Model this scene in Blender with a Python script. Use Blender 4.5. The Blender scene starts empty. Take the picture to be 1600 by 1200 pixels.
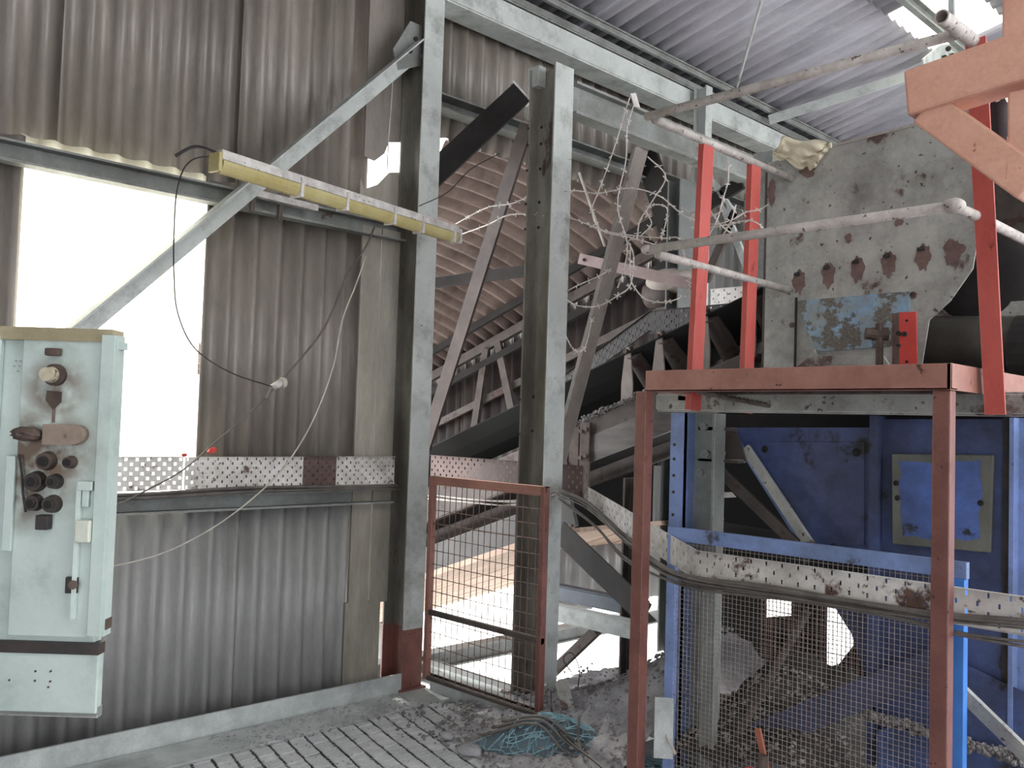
import bpy, math, random
from mathutils import Vector as V, Matrix
random.seed(7)
S = bpy.context.scene
COL = S.collection
R = random.Random(3)
# ------------------------------------------------------------------ camera, world, exposure
# camera-to-world rotation solved from the two horizontal vanishing points (2270,710) and (-625,620), focal 1440 px of 1600
def _vd(x, y): return V((x-800, 600-y, -1440)).normalized()
_Y = _vd(2270, 710); _X = -_vd(-625, 620); _X = (_X - _X.dot(_Y)*_Y).normalized(); _Z = _X.cross(_Y)
ROT = Matrix((_X, _Y, _Z))
EYE = V((0, 0, 1.6))
cam = bpy.data.objects.new('camera', bpy.data.cameras.new('camera')); COL.objects.link(cam)
cam.data.sensor_width = 36; cam.data.lens = 32.4; cam.data.clip_start = .02; cam.data.clip_end = 200
cam.matrix_world = Matrix.Translation(EYE) @ ROT.to_4x4()
S.camera = cam
S.view_settings.view_transform = 'Standard'; S.view_settings.look = 'None'
S.view_settings.gamma = 1; S.view_settings.use_curve_mapping = False
S.view_settings.exposure = 1.15
w = bpy.data.worlds.new('overcast_sky'); S.world = w; w.use_nodes = True
w.node_tree.nodes['Background'].inputs[0].default_value = (.93, .96, 1, 1)
w.node_tree.nodes['Background'].inputs[1].default_value = 2.6
sd = bpy.data.lights.new('sun', 'SUN'); sd.energy = 3.0; sd.angle = math.radians(8); sd.color = (1, .95, .85)
sun = bpy.data.objects.new('sun', sd); COL.objects.link(sun)
sun.rotation_euler = V((.75, -.25, -.9)).to_track_quat('-Z', 'Y').to_euler()   # high, from outside the left wall

# ------------------------------------------------------------------ helpers
def ray(px, py): return ROT @ V((px-800, 600-py, -1440)) / 1440
def at(px, py, ax, val):                       # a photo pixel to the point where it meets a real plane X/Y/Z = val
    r = ray(px, py); k = 'XYZ'.index(ax); return EYE + r*((val-EYE[k])/r[k])
def atp(px, py, p, n): r = ray(px, py); return EYE + r*((p-EYE).dot(n)/r.dot(n))
def dep(px, py, d): return EYE + ray(px, py)*d
def lin(c):
    if isinstance(c, str): c = [int(c[i:i+2], 16)/255 for i in (0, 2, 4)]
    return tuple(x/12.92 if x <= .04045 else ((x+.055)/1.055)**2.4 for x in c) + (1,)
MATS = {}
def M(name, c1, c2=None, sc=5, rough=.7, metal=0, rust=None, amt=.4, rsc=3, bump=.15, st=(1, 1, 1), grain=.25, grime=None, gamt=.45, speck=None, samt=.3, ssc=40, edge=None):
    if name in MATS: return MATS[name]
    m = bpy.data.materials.new(name); m.use_nodes = True; n = m.node_tree.nodes; L = m.node_tree.links
    b = n['Principled BSDF']; b.inputs['Roughness'].default_value = rough; b.inputs['Metallic'].default_value = metal
    tc = n.new('ShaderNodeNewGeometry'); mp = n.new('ShaderNodeMapping'); mp.inputs['Scale'].default_value = st
    L.new(tc.outputs['Position'], mp.inputs[0])
    def noise(s, d=5, r=.6):
        x = n.new('ShaderNodeTexNoise'); x.inputs['Scale'].default_value = s; x.inputs['Detail'].default_value = d
        x.inputs['Roughness'].default_value = r; L.new(mp.outputs[0], x.inputs[0]); return x
    def ramp(src, a, bb):
        x = n.new('ShaderNodeMapRange'); x.inputs[1].default_value = a; x.inputs[2].default_value = bb; L.new(src, x.inputs[0]); return x.outputs[0]
    def mix(f, a, bb, mode='MIX'):
        x = n.new('ShaderNodeMix'); x.data_type = 'RGBA'; x.blend_type = mode
        if isinstance(f, float): x.inputs[0].default_value = f
        else: L.new(f, x.inputs[0])
        for i, q in ((6, a), (7, bb)):
            if isinstance(q, tuple): x.inputs[i].default_value = q
            else: L.new(q, x.inputs[i])
        return x.outputs[2]
    col = mix(ramp(noise(sc).outputs[0], .35, .65), lin(c1), lin(c2 or c1))
    if grime:
        col = mix(ramp(noise(rsc*.6, 6, .7).outputs[0], 1-gamt-.12, 1-gamt+.2), col, lin(grime))
    if rust:
        nr = noise(rsc, 8, .68); f = ramp(nr.outputs[0], 1-amt-.02, 1-amt+.03)
        col = mix(f, col, mix(ramp(noise(rsc*7).outputs[0], .3, .7), lin(rust), lin([x*.6 for x in [int(rust[i:i+2], 16)/255 for i in (0, 2, 4)]])))
    if speck:
        col = mix(ramp(noise(ssc, 2, .5).outputs[0], 1-samt-.02, 1-samt+.02), col, lin(speck))
    if edge:      # rubbed arrises; the paler edge colours also paint in bright edge highlights
        bv = n.new('ShaderNodeBevel'); bv.samples = 4; bv.inputs['Radius'].default_value = .004
        dt = n.new('ShaderNodeVectorMath'); dt.operation = 'DOT_PRODUCT'; L.new(bv.outputs[0], dt.inputs[0]); L.new(tc.outputs['Normal'], dt.inputs[1])
        e1 = ramp(dt.outputs['Value'], .985, .80); e2 = ramp(noise(18, 4, .6).outputs[0], .38, .5)
        mu = n.new('ShaderNodeMath'); mu.operation = 'MULTIPLY'; L.new(e1, mu.inputs[0]); L.new(e2, mu.inputs[1]); col = mix(mu.outputs[0], col, lin(edge))
    g = noise(90, 3, .7)
    col = mix(grain, col, g.outputs[1], 'OVERLAY')
    # desaturate grain
    L.new(col, b.inputs['Base Color'])
    if grain:
        bw = n.new('ShaderNodeRGBToBW'); L.new(g.outputs[1], bw.inputs[0])
        for l in list(L):
            if l.from_socket == g.outputs[1] and l.to_node.type == 'MIX': L.new(bw.outputs[0], l.to_socket)
    bp = n.new('ShaderNodeBump'); bp.inputs['Strength'].default_value = bump; bp.inputs['Distance'].default_value = .01
    L.new(noise(35, 6, .65).outputs[0], bp.inputs['Height']); L.new(bp.outputs[0], b.inputs['Normal'])
    MATS[name] = m; return m

OFF = {}
def props(o, label=None, cat=None, group=None, kind=None):
    if label: o['label'] = label
    if cat: o['category'] = cat
    if group: o['group'] = group
    if kind: o['kind'] = kind
    return o
def thing(name, loc, label, cat, group=None, kind=None):
    o = bpy.data.objects.new(name, None); COL.objects.link(o); o.location = loc; o.empty_display_size = .1
    OFF[o] = V(loc); return props(o, label, cat, group, kind)
class MB:
    def __init__(s): s.v = []; s.f = []
    def add(s, vs, fs): n = len(s.v); s.v += [V(p) for p in vs]; s.f += [tuple(n+i for i in f) for f in fs]; return s
    def sweep(s, prof, p0, p1, up=(0, 0, 1), caps=True):
        p0, p1, up = V(p0), V(p1), V(up); d = (p1-p0).normalized(); side = d.cross(up)
        if side.length < 1e-4: side = d.cross(V((0, 1, 0)))
        side.normalize(); u = side.cross(d).normalized(); n = len(prof)
        vs = [p0+side*a+u*b for a, b in prof]+[p1+side*a+u*b for a, b in prof]
        fs = [(i, (i+1) % n, n+(i+1) % n, n+i) for i in range(n)]
        if caps: fs += [tuple(range(n-1, -1, -1)), tuple(range(n, 2*n))]
        return s.add(vs, fs)
    def bar(s, p0, p1, w, h, up=(0, 0, 1)): return s.sweep([(-w/2, -h/2), (w/2, -h/2), (w/2, h/2), (-w/2, h/2)], p0, p1, up)
    def box(s, a, b):
        x0, y0, z0 = a; x1, y1, z1 = b
        return s.add([(x0, y0, z0), (x1, y0, z0), (x1, y1, z0), (x0, y1, z0), (x0, y0, z1), (x1, y0, z1), (x1, y1, z1), (x0, y1, z1)],
                     [(3, 2, 1, 0), (4, 5, 6, 7), (0, 1, 5, 4), (1, 2, 6, 5), (2, 3, 7, 6), (3, 0, 4, 7)])
    def ell(s, p0, p1, w, t=.008, up=(0, 0, 1)):  # angle iron
        return s.sweep([(0, 0), (w, 0), (w, t), (t, t), (t, w), (0, w)], p0, p1, up)
    def chan(s, p0, p1, w, h, t=.01, up=(0, 0, 1)):   # channel, web on side 0, open to +side
        return s.sweep([(0, -h/2), (w, -h/2), (w, -h/2+t), (t, -h/2+t), (t, h/2-t), (w, h/2-t), (w, h/2), (0, h/2)], p0, p1, up)
    def H(s, p0, p1, w, h, t=.012, up=(0, 0, 1)):   # I section: depth h along up, flange width w
        a, b = w/2, h/2; q = .005
        return s.sweep([(-a, -b), (a, -b), (a, -b+t), (q, -b+t), (q, b-t), (a, b-t), (a, b), (-a, b), (-a, b-t), (-q, b-t), (-q, -b+t), (-a, -b+t)], p0, p1, up)
    def tube(s, pts, r, n=8, caps=True):
        pts = [V(p) for p in pts]; rings = []; u = None
        for i, p in enumerate(pts):
            d = (pts[min(i+1, len(pts)-1)]-pts[max(i-1, 0)]).normalized()
            if u is None: u = d.orthogonal().normalized()
            u = (u-d*u.dot(d)); u = u.normalized() if u.length > 1e-5 else d.orthogonal().normalized()
            w_ = d.cross(u); rr = r[i] if isinstance(r, (list, tuple)) else r
            rings.append([p+(u*math.cos(2*math.pi*k/n)+w_*math.sin(2*math.pi*k/n))*rr for k in range(n)])
        b = len(s.v); vs = [q for g in rings for q in g]
        fs = [(i*n+k, i*n+(k+1) % n, (i+1)*n+(k+1) % n, (i+1)*n+k) for i in range(len(pts)-1) for k in range(n)]
        if caps: fs += [tuple(range(n-1, -1, -1)), tuple(range((len(pts)-1)*n, len(pts)*n))]
        return s.add(vs, fs)
    def plate(s, poly, t):     # polygon in space given thickness along its normal (behind, away from the eye)
        poly = [V(p) for p in poly]; nn = V((0, 0, 0))
        for i in range(len(poly)): nn += poly[i].cross(poly[(i+1) % len(poly)])
        nn.normalize()
        if nn.dot(poly[0]-EYE) < 0: nn = -nn
        n = len(poly); vs = poly+[p+nn*t for p in poly]
        return s.add(vs, [tuple(range(n)), tuple(range(2*n-1, n-1, -1))]+[(i, n+i, n+(i+1) % n, (i+1) % n) for i in range(n)])
    def ball(s, c, r, n=10, m=6, sq=(1, 1, 1), jit=0, rr=R):
        c = V(c); vs = [c+V((0, 0, r*sq[2]))]
        for i in range(1, m):
            for k in range(n):
                a, b = math.pi*i/m, 2*math.pi*k/n; j = 1+rr.uniform(-jit, jit)
                vs.append(c+V((math.sin(a)*math.cos(b)*sq[0], math.sin(a)*math.sin(b)*sq[1], math.cos(a)*sq[2]))*r*j)
        vs.append(c-V((0, 0, r*sq[2]))); e = len(vs)-1
        fs = [(0, 1+k, 1+(k+1) % n) for k in range(n)]
        for i in range(m-2):
            for k in range(n): a = 1+i*n; fs.append((a+k, a+n+k, a+n+(k+1) % n, a+(k+1) % n))
        a = 1+(m-2)*n; fs += [(a+(k+1) % n, a+k, e) for k in range(n)]
        return s.add(vs, fs)
    def grid(s, f, nu, nv):
        vs = [f(i/nu, j/nv) for j in range(nv+1) for i in range(nu+1)]
        return s.add(vs, [(j*(nu+1)+i, j*(nu+1)+i+1, (j+1)*(nu+1)+i+1, (j+1)*(nu+1)+i) for j in range(nv) for i in range(nu)])
    def build(s, name, mat, parent=None, label=None, cat=None, group=None, kind=None, smooth=False, bevel=0, solid=0):
        me = bpy.data.meshes.new(name)
        if parent is not None: off = OFF[parent]
        else:
            off = V((sum(p.x for p in s.v)/len(s.v), sum(p.y for p in s.v)/len(s.v), min(p.z for p in s.v)))
        me.from_pydata([p-off for p in s.v], [], s.f); me.validate(); me.materials.append(mat)
        import bmesh as bmm
        bm = bmm.new(); bm.from_mesh(me); bmm.ops.recalc_face_normals(bm, faces=bm.faces); bm.to_mesh(me); bm.free()
        if smooth: me.polygons.foreach_set('use_smooth', [True]*len(me.polygons))
        o = bpy.data.objects.new(name, me); COL.objects.link(o)
        if parent is not None: o.parent = parent; OFF[o] = off
        else: o.location = off; OFF[o] = off
        if solid: q = o.modifiers.new('thickness', 'SOLIDIFY'); q.thickness = solid
        if bevel: q = o.modifiers.new('edge', 'BEVEL'); q.width = bevel; q.segments = 2; q.limit_method = 'ANGLE'
        return props(o, label, cat, group, kind)
def curve(pts, n=6):      # Catmull-Rom through points
    p = [V(q) for q in pts]; p = [p[0]*2-p[1]]+p+[p[-1]*2-p[-2]]; out = []
    for i in range(1, len(p)-2):
        for k in range(n):
            t = k/n; a, b, c, d = p[i-1:i+3]
            out.append(.5*((2*b)+(c-a)*t+(2*a-5*b+4*c-d)*t*t+(3*b-a-3*c+d)*t**3))
    return out+[p[-2]]

# ------------------------------------------------------------------ materials
mint = M('mint_grey_paint', 'c0c5c3', 'adb2b0', 3, .55, rust='6b5248', amt=.27, rsc=9, bump=.05, grime='6e6f69', gamt=.4, edge='dcdcd8', speck='6a6762', samt=.24)
mint_d = M('dull_mint_paint', '8b8f8d', '747775', 3, .6, rust='5d463e', amt=.33, rsc=6, bump=.08, grime='5c5a55', edge='cfcdc8')
cement = M('weathered_cement_sheet', '99918a', '79726a', 2.2, .36, bump=.12, st=(1, 1, .25), grime='4a4540', gamt=.42, rsc=2)
cement_g = M('grey_cement_sheet', '9c9b9a', '807f7e', 2.2, .36, bump=.12, st=(1, 1, .25), grime='585654', gamt=.4, rsc=2)
flash = M('pale_cement_flashing', 'b5b0a4', '98938a', 4, .7, bump=.15, st=(1, 1, .2), grime='6b665e', gamt=.42)
roofm = M('grey_roof_sheet', 'a09ea5', '89878f', 2, .7, bump=.15, st=(.3, 1, 1), grime='55535c', gamt=.38)
brownsheet = M('brown_stained_sheet', '8d7d76', '6b5a54', 2, .7, bump=.1, grime='43342f', gamt=.4)
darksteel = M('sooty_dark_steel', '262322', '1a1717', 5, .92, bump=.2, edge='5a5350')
dirtysteel = M('dusty_brown_steel', '554c48', '3d3633', 5, .7, rust='4b332c', amt=.42, rsc=6, bump=.25, edge='8d827c')
brownfr = M('red_brown_primer_steel', 'a17468', '8c6156', 7, .55, rust='4f2e27', amt=.33, rsc=12, bump=.1, edge='c08f84', speck='4f312b', samt=.27)
brownpost = M('maroon_primer_post', '80534b', '6a433d', 7, .5, rust='3f2723', amt=.3, rsc=14, bump=.1, edge='b58e86', speck='40282a', samt=.28)
red = M('faded_red_paint', 'bd5a53', 'aa4741', 4, .5, rust='6c2a26', amt=.34, rsc=8, bump=.08, st=(1, 1, .4), edge='e0988e')
redbright = M('bright_red_paint', 'cf4a44', 'b03c38', 4, .45, rust='5a2a26', amt=.3, rsc=10)
orange = M('salmon_orange_paint', 'd6a592', 'c5927e', 5, .5, rust='9a5a3c', amt=.34, rsc=7, bump=.08, edge='7d4e36', speck='7a4a36', samt=.27, ssc=30)
pipe = M('weathered_galvanised_pipe', 'c2bbb7', 'a09894', 14, .6, rust='6f5c56', amt=.3, rsc=14, bump=.2, speck='5c504b', samt=.33, ssc=45)
blue = M('cobalt_blue_paint', '5f7cc4', '5068a6', 4, .5, rust='3a3838', amt=.4, rsc=4, bump=.1, grime='3c4353', gamt=.5)
blue_l = M('pale_blue_paint', '8499cf', '7386b3', 5, .5, rust='4c4a4c', amt=.36, rsc=5, grime='5d6b80', gamt=.42)
blue_b = M('bright_blue_paint', '4380d0', '3a70b8', 5, .4, grain=.15, bump=.05)
blue_p = M('sooty_blue_plate', '596aa0', '464f74', 3, .5, rust='2c2b2d', amt=.4, rsc=3, bump=.1, grime='2e3240', gamt=.5)
plate_g = M('worn_grey_green_plate', 'b4b4b0', '989894', 4, .6, rust='6b5652', amt=.4, rsc=4, bump=.2, grime='605d5b', gamt=.44, speck='4a4543', samt=.31, ssc=28, edge='d0cdc8')
patch = M('mottled_blue_plate', '7fabd2', '8d938d', 16, .6, rust='77726b', amt=.5, rsc=11, bump=.3, grime='7c8486', gamt=.5)
rustm = M('rust_stain', '7a6460', '66514c', 20, .8, bump=.3)
cabm = M('pale_mint_enamel', 'bfccc8', 'aab8b3', 3, .4, rust='7b6a5d', amt=.25, rsc=10, bump=.03, grime='8b9690', gamt=.33, grain=.12)
black = M('black_bakelite', '231f1e', '3a302c', 12, .5)
soot = M('burnt_brown_metal', '5a4a42', '3a2d28', 14, .7, bump=.3)
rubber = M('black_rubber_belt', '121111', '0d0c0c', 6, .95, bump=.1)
dust = M('grey_dust', 'a9a8ab', '8b898d', 6, .95, bump=.6, grime='6b686f', gamt=.42, grain=.45)
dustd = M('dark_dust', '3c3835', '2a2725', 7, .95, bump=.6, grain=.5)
gratem = M('dusty_steel_grating', 'cdcfd1', 'b4b6b9', 6, .8, bump=.4, grain=.35)
pit = M('dark_gap', '454445', '363536', 6, .95)
kerb = M('dusty_toe_plate', 'c6cbca', 'aeb4b2', 5, .7, bump=.3, grime='77797a')
tray_m = M('galvanised_perforated_tray', 'dedbd8', 'c2bdb9', 6, .5, rust='6f5248', amt=.4, rsc=4, bump=.05, grime='8a837c', gamt=.42, speck='6c625b', samt=.33, ssc=35)
tray_r = M('rusty_perforated_tray', '64504a', '513c36', 6, .6, bump=.1)
tray_d = M('sooty_perforated_tray', '342f2d', '282423', 6, .6, bump=.1)
cable_m = M('grey_cable', '6e6864', '524c49', 9, .6)
cable_d = M('dark_cable', '2f2b2a', '242020', 9, .6)
cable_w = M('pale_cable', 'c8c2ba', 'a9a299', 9, .6)
wirem = M('dull_steel_wire', 'a39a93', '867b74', 30, .5)
wired = M('rusty_mesh_wire', '7d665e', '5f4a43', 30, .6)
barb = M('barbed_wire_steel', 'dcd6d2', 'b9b0ab', 30, .5, metal=0)
white_h = M('dusty_white_housing', 'cfcbc8', 'a9a4a2', 18, .6, rust='6b6360', amt=.38, rsc=20)
yellow_lit = M('yellowed_lit_diffuser', 'b9ae80', 'a89b68', 5, .25, bump=.02)  # aged yellow plus the window's light painted into the colour
wood = M('sunlit_board', 'b39c8c', '97806f', 5, .8, bump=.2, st=(.4, 5, 1))
clothm = M('cream_cloth', 'e3dac4', 'cfc4ac', 8, .9, rust='8f7f68', amt=.33, rsc=14, bump=.3)
netm = M('teal_net', '5c6d75', '49565d', 9, .7)
rock = M('rubble', '8d8887', '6b6765', 9, .95, bump=.8, grain=.5)
whitem = M('white_torn_label', 'e6e0d8', 'cfc8bf', 9, .8)
def glass_sheet():
    m = bpy.data.materials.new('translucent_roof_sheet'); m.use_nodes = True; n = m.node_tree.nodes; L = m.node_tree.links
    n.remove(n['Principled BSDF']); t = n.new('ShaderNodeBsdfTranslucent'); t.inputs[0].default_value = (1, .97, .82, 1)
    d = n.new('ShaderNodeBsdfDiffuse'); d.inputs[0].default_value = (.7, .68, .55, 1)
    x = n.new('ShaderNodeMixShader'); x.inputs[0].default_value = .12; L.new(t.outputs[0], x.inputs[1]); L.new(d.outputs[0], x.inputs[2])
    L.new(x.outputs[0], n['Material Output'].inputs[0]); return m
trans = glass_sheet()

# ------------------------------------------------------------------ setting
def corrugated(o, u, vdir, nrm, width, length, pitch=.146, depth=.056, seg=8, phase=0, rag=0, curvef=None):
    # sheet from corner o, ribs run along vdir, waves across u
    o, u, vdir, nrm = V(o), V(u), V(vdir), V(nrm); n = max(2, int(width/pitch*seg)); mb = MB(); m = 1 if not curvef else 10
    rg = [R.uniform(-rag, rag) for _ in range(n+1)]
    def f(a, b):
        x = a*width; h = (.5+.5*math.cos(2*math.pi*(x/pitch+phase)))**1.7; h = (h-.4)*depth
        p = o+u*x+vdir*(length*b+(rg[int(round(a*n))] if b == 0 else 0))+nrm*h
        return p+curvef(b) if curvef else p
    mb.grid(f, n, m); return mb
floor = thing('floor', (-1, 1, 0), None, None, kind='structure')
MB().box((-4.66, -4, -.12), (4, 3.62, -.036)).box((-2.95, 3.62, -.12), (4, 9, -.02)).build('slab', dust, floor)
MB().box((-4.36, -4, -.035), (-4.10, 3.62, .002)).build('border_strip', kerb, floor)
MB().box((-2.6, -4, -.035), (4, 3.62, 0)).build('dusty_plate', dust, floor)
g = MB(); b = MB(); x0 = -4.09
for i in range(46):
    x = x0+i*.033
    b.box((x-.001, .9, -.035), (x+.002, 3.5, -.007))
    for j in range(27):
        ya = .8+j*.1-.25*(i*.033)
        if ya > 3.42 or ya < .3: continue
        q = R.uniform(-.006, .001); xx0, xx1 = x+.002, x+.0315; c0, c1 = .012, .096
        g.add([(xx0, ya+c0, q), (xx1, ya+c0-.007, q), (xx1, ya+c1-.007, q), (xx0, ya+c1, q), (xx0, ya+c0, q-.005), (xx1, ya+c0-.007, q-.005), (xx1, ya+c1-.007, q-.005), (xx0, ya+c1, q-.005)],
              [(0, 1, 2, 3), (0, 4, 5, 1), (1, 5, 6, 2), (2, 6, 7, 3), (3, 7, 4, 0)])
g.build('packed_dust', gratem, floor, kind='stuff'); b.build('bearing_bars', mint_d, floor, kind='stuff')
MB().box((-4.10, .9, -.036), (-2.6, 3.5, -.030)).build('grating_base', pit, floor)
MB().box((-40, -30, -2.6), (30, 45, -2.5)).build('ground', M('pale_concrete_yard', 'e8e6e2', 'd8d6d2', 1, .9, grain=.05), kind='structure')
t1 = MB().box((-4.40, -4, -.1), (-4.385, 3.45, .105))
t1.build('trim_1', kerb, kind='structure')
MB().box((-4.3, 3.60, -.12), (-2.9, 3.615, .10)).box((-4.3, 3.60, .09), (-2.9, 3.66, .1)).build('trim_2', kerb, kind='structure')

wl = thing('wall_left', (-4.64, 2, 0), None, None, kind='structure')
def sheet(y0, y1, z0, z1, mat, x=-4.64, ph=0, parent=wl, name='corrugated_sheet', rag=.004, lab=None):
    c = corrugated((x, y0, z0), (0, 1, 0), (0, 0, 1), (1, 0, 0), y1-y0+(0 if y1 == 1.752 else .02), z1-z0, phase=ph, rag=rag)
    return c.build(name, mat, parent, smooth=True, solid=.006, label=lab)
for y0, y1 in ((-3.3, -2.28), (-2.27, -1.25), (-1.24, -.22), (-.21, .74), (.75, 1.752), (1.762, 2.47), (2.46, 3.25)):
    sheet(y0, y1, -.25, 1.2, cement_g, ph=R.random()*.2)
for y0, y1 in ((-3.3, -2.28), (-2.27, -1.25), (-1.24, -.22), (-.21, .3), (.3, 1.297), (2.222, 3.25)):
    sheet(y0, y1, 1.12, 2.87, cement, x=-4.655, ph=R.random()*.2)
for y0, y1 in ((-3.3, -2.28), (-2.27, -1.25), (-1.24, -.22), (-.21, .7), (.69, 1.48), (1.47, 2.42), (2.41, 3.25)):
    sheet(y0, y1, 2.8, 4.75, cement, x=-4.71, ph=R.random()*.3)
y = 3.62
while y < 11.5: sheet(y, y+1.03, 3.5, 4.75, cement, x=-4.71); y += 1.02
y = 6.75
while y < 11.5: sheet(y, y+1.03, .3, 3.56, cement_g, x=-4.66); y += 1.02
sheet(5.0, 6.02, .22, .8, cement_g); sheet(6.01, 6.78, .22, 1.3, cement_g)
wn = corrugated((-4.645, 1.297, 1.14), (0, 1, 0), (0, 0, 1), (1, 0, 0), .925, 1.74, rag=.004, depth=.045)
wn.build('window_1', trans, kind='structure', smooth=True)
fl = wl
MB().box((-4.60, 3.19, .5), (-4.585, 3.33, 2.78)).build('flashing', flash, fl)
MB().box((-4.595, 3.335, .5), (-4.58, 3.47, 2.78)).build('flashing', flash, fl)
MB().box((-4.602, 3.17, -.1), (-4.588, 3.425, .52)).build('flashing', flash, fl)
MB().plate([(-4.60, 3.19, 3.20), (-4.60, 3.27, 3.19), (-4.60, 3.34, 3.25), (-4.60, 3.37, 3.33), (-4.60, 3.5, 3.36), (-4.60, 3.5, 4.7), (-4.60, 3.19, 4.7)], .012).build('flashing', cement, fl)
MB().plate([(-4.60, 3.17, 2.78), (-4.60, 3.46, 2.78), (-4.60, 3.46, 3.16), (-4.60, 3.38, 3.14), (-4.60, 3.30, 3.05), (-4.60, 3.20, 3.00), (-4.60, 3.17, 3.06)], .012).build('flashing', flash, fl)

sl = .23
def zr(x): return 4.52+sl*(x+4.6)
roof = thing('ceiling', (-4.6, 4, 4.52), None, None, kind='structure')
d = V((1, 0, sl)).normalized(); nr = V((-sl, 0, 1)).normalized()
xs = [-5.0, -3.13, -2.52, -.2, 2.4]
for k in range(4):
    ln = (xs[k+1]-xs[k])/d.x+.06
    y = -3.0
    for j in range(15):
        o = (xs[k], y, zr(xs[k])+.03+(.006 if k % 2 else 0))
        tr_ = (k == 1 and j == 10) or (k == 3 and j in (3, 7))  # last-row sheets: out-of-view rooflights added to let more daylight in
        cc = corrugated(o, (0, 1, 0), d, nr, 1.0, ln, depth=.048)
        if tr_: cc.build('window_2' if k == 1 else 'window_%d' % (3 if j == 3 else 4), trans, kind='structure', smooth=True)
        else: cc.build('roof_sheet', roofm, roof, smooth=True, solid=.006)
        y += 1.0
# unseen rear, far and right-hand shell; openings shaped to steer daylight inside
MB().box((-4.7, 11.9, -2.4), (4.2, 12, 7)).build('wall_far', cement_g, kind='structure')
MB().box((-4.7, -3.3, -2.4), (.3, -3.2, 6.5)).box((.3, -3.3, 3.0), (4.2, -3.2, 6.5)).build('wall_rear', cement_g, kind='structure')
MB().box((4.1, -3.2, 4.6), (4.2, 12, 7)).box((4.1, -3.2, -2.4), (4.2, 2.4, 4.6)).build('wall_right', cement_g, kind='structure')

browned_shade = M('browned_shaded_column_paint', '86837b', '67625a', 3, .65, rust='54443c', amt=.36, rsc=5, bump=.1, st=(1, 1, .35), grime='4e4a44', gamt=.48)  # brown staining, darkened further to paint the shade on the column webs
# ------------------------------------------------------------------ building steel
def steel(name, prof, label, cat='beam', mat=mint, group=None, parent=None, bevel=0):
    return prof.build(name, mat, parent, label, cat, group, bevel=bevel)
c1 = thing('steel_column', (-4.48, 3.525, 0), 'tall mint grey steel column beside the pale flashing, maroon primer at its foot', 'column')
MB().H((-4.492, 3.525, .36), (-4.492, 3.525, 4.9), .148, .204, up=(1, 0, 0)).build('shaft', browned_shade, c1)
MB().box((-4.392, 3.45, .36), (-4.383, 3.60, 4.9)).build('flange', mint, c1)
MB().H((-4.49, 3.525, 0), (-4.49, 3.525, .36), .151, .211, up=(1, 0, 0)).build('foot', brownpost, c1, label='maroon primed foot of the column')
MB().box((-4.62, 3.43, 0), (-4.36, 3.62, .012)).build('base_plate', brownpost, c1)
c2 = thing('steel_column', (-3.7, 3.87, 0), 'free-standing mint grey steel column behind the right edge of the mesh guard', 'column')
MB().H((-3.702, 3.87, -.6), (-3.702, 3.87, 3.70), .153, .204, up=(1, 0, 0)).build('shaft', browned_shade, c2)
MB().box((-3.602, 3.7925, -.6), (-3.594, 3.9475, 3.70)).build('flange', mint, c2)
mb = MB()
for z in (3.25, 3.35, 3.1, 2.9, 1.55, 1.75, 2.75): mb.tube([(-3.80, 3.785, z), (-3.80, 3.79, z)], .008); mb.tube([(-3.765, 3.862, z+.02), (-3.765, 3.872, z+.02)], .01)
mb.build('bolt_row', darksteel, c2)
MB().box((-3.83, 3.80, 3.60), (-3.74, 3.86, 3.72)).build('top_lug', mint, c2)
steel('eaves_beam', MB().chan((-4.41, 3.62, 4.345), (-4.41, 11.9, 4.345), -.2, .17, up=(0, 0, 1)), 'long mint grey eaves beam running under the roof edge above the conveyor opening')
steel('gutter_rail', MB().chan((-4.45, 3.62, 4.50), (-4.45, 11.9, 4.50), -.12, .06), 'thin dark rail just above the eaves beam under the roof sheets', mat=mint_d)
steel('floor_beam', MB().H((-3.63, 3.96, 3.535), (-3.63, 11.8, 3.535), .11, .19, t=.014), 'mint grey I-beam running back from the top of the free-standing column', mat=mint_d)
steel('eaves_post', MB().H((-4.30, at(1098, 180, 'X', -4.3).y, .2), (-4.30, at(1098, 180, 'X', -4.3).y, at(1098, 137, 'X', -4.3).z), .09, .12, up=(1, 0, 0)), 'distant grey post rising to the eaves beam above the first red post', 'column')
p = at(1066, 300, 'Y', 5.6)
steel('inner_post', MB().H((p.x, 5.6, 0), (p.x, 5.6, 3.44), .2, .12, up=(1, 0, 0)), 'grey post standing behind the far side of the conveyor, under the I-beam', 'column', M('subdued_grey_paint', '757876', '626564', 4, .7))  # one even subdued grey over the whole post
p = at(1193, 420, 'Y', 5.2)
steel('hopper_post', MB().box((p.x-.09, 5.2, .8), (p.x+.05, 5.26, 3.4)), 'grey upright right behind the left edge of the rusty hopper plate', 'column', mint_d)
ur = thing('wall_rail', (-4.56, 1, 2.72), 'dark girt running along the wall above the bright window sheet', 'rail')
MB().chan((-4.60, -3.2, 2.765), (-4.60, 3.47, 2.765), .08, .1).build('girt', mint_d, ur)
lr = thing('wall_rail', (-4.56, 1, 1.1), 'sooty lower girt under the cable tray along the wall', 'rail')
MB().chan((-4.60, -3.2, 1.15), (-4.60, 3.44, 1.15), .09, .09).build('girt', mint_d, lr)
pr = thing('wall_rail', (-4.58, 4, 3.66), 'pale-edged purlin on the upper wall right of the tall column', 'rail')
MB().chan((-4.66, 3.6, 3.68), (-4.66, 11.5, 3.68), .12, .1).build('girt', mint_d, pr)
p0, p1 = V((-4.45, .85, 1.35)), V((-4.45, 3.42, 3.93))
br = thing('wall_brace', p0, 'long grey diagonal angle brace crossing the bright window up to the tall column', 'brace')
MB().ell(p0, p1, .095, .008, up=(1, 0, 0)).build('angle_bar', mint, br)
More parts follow.
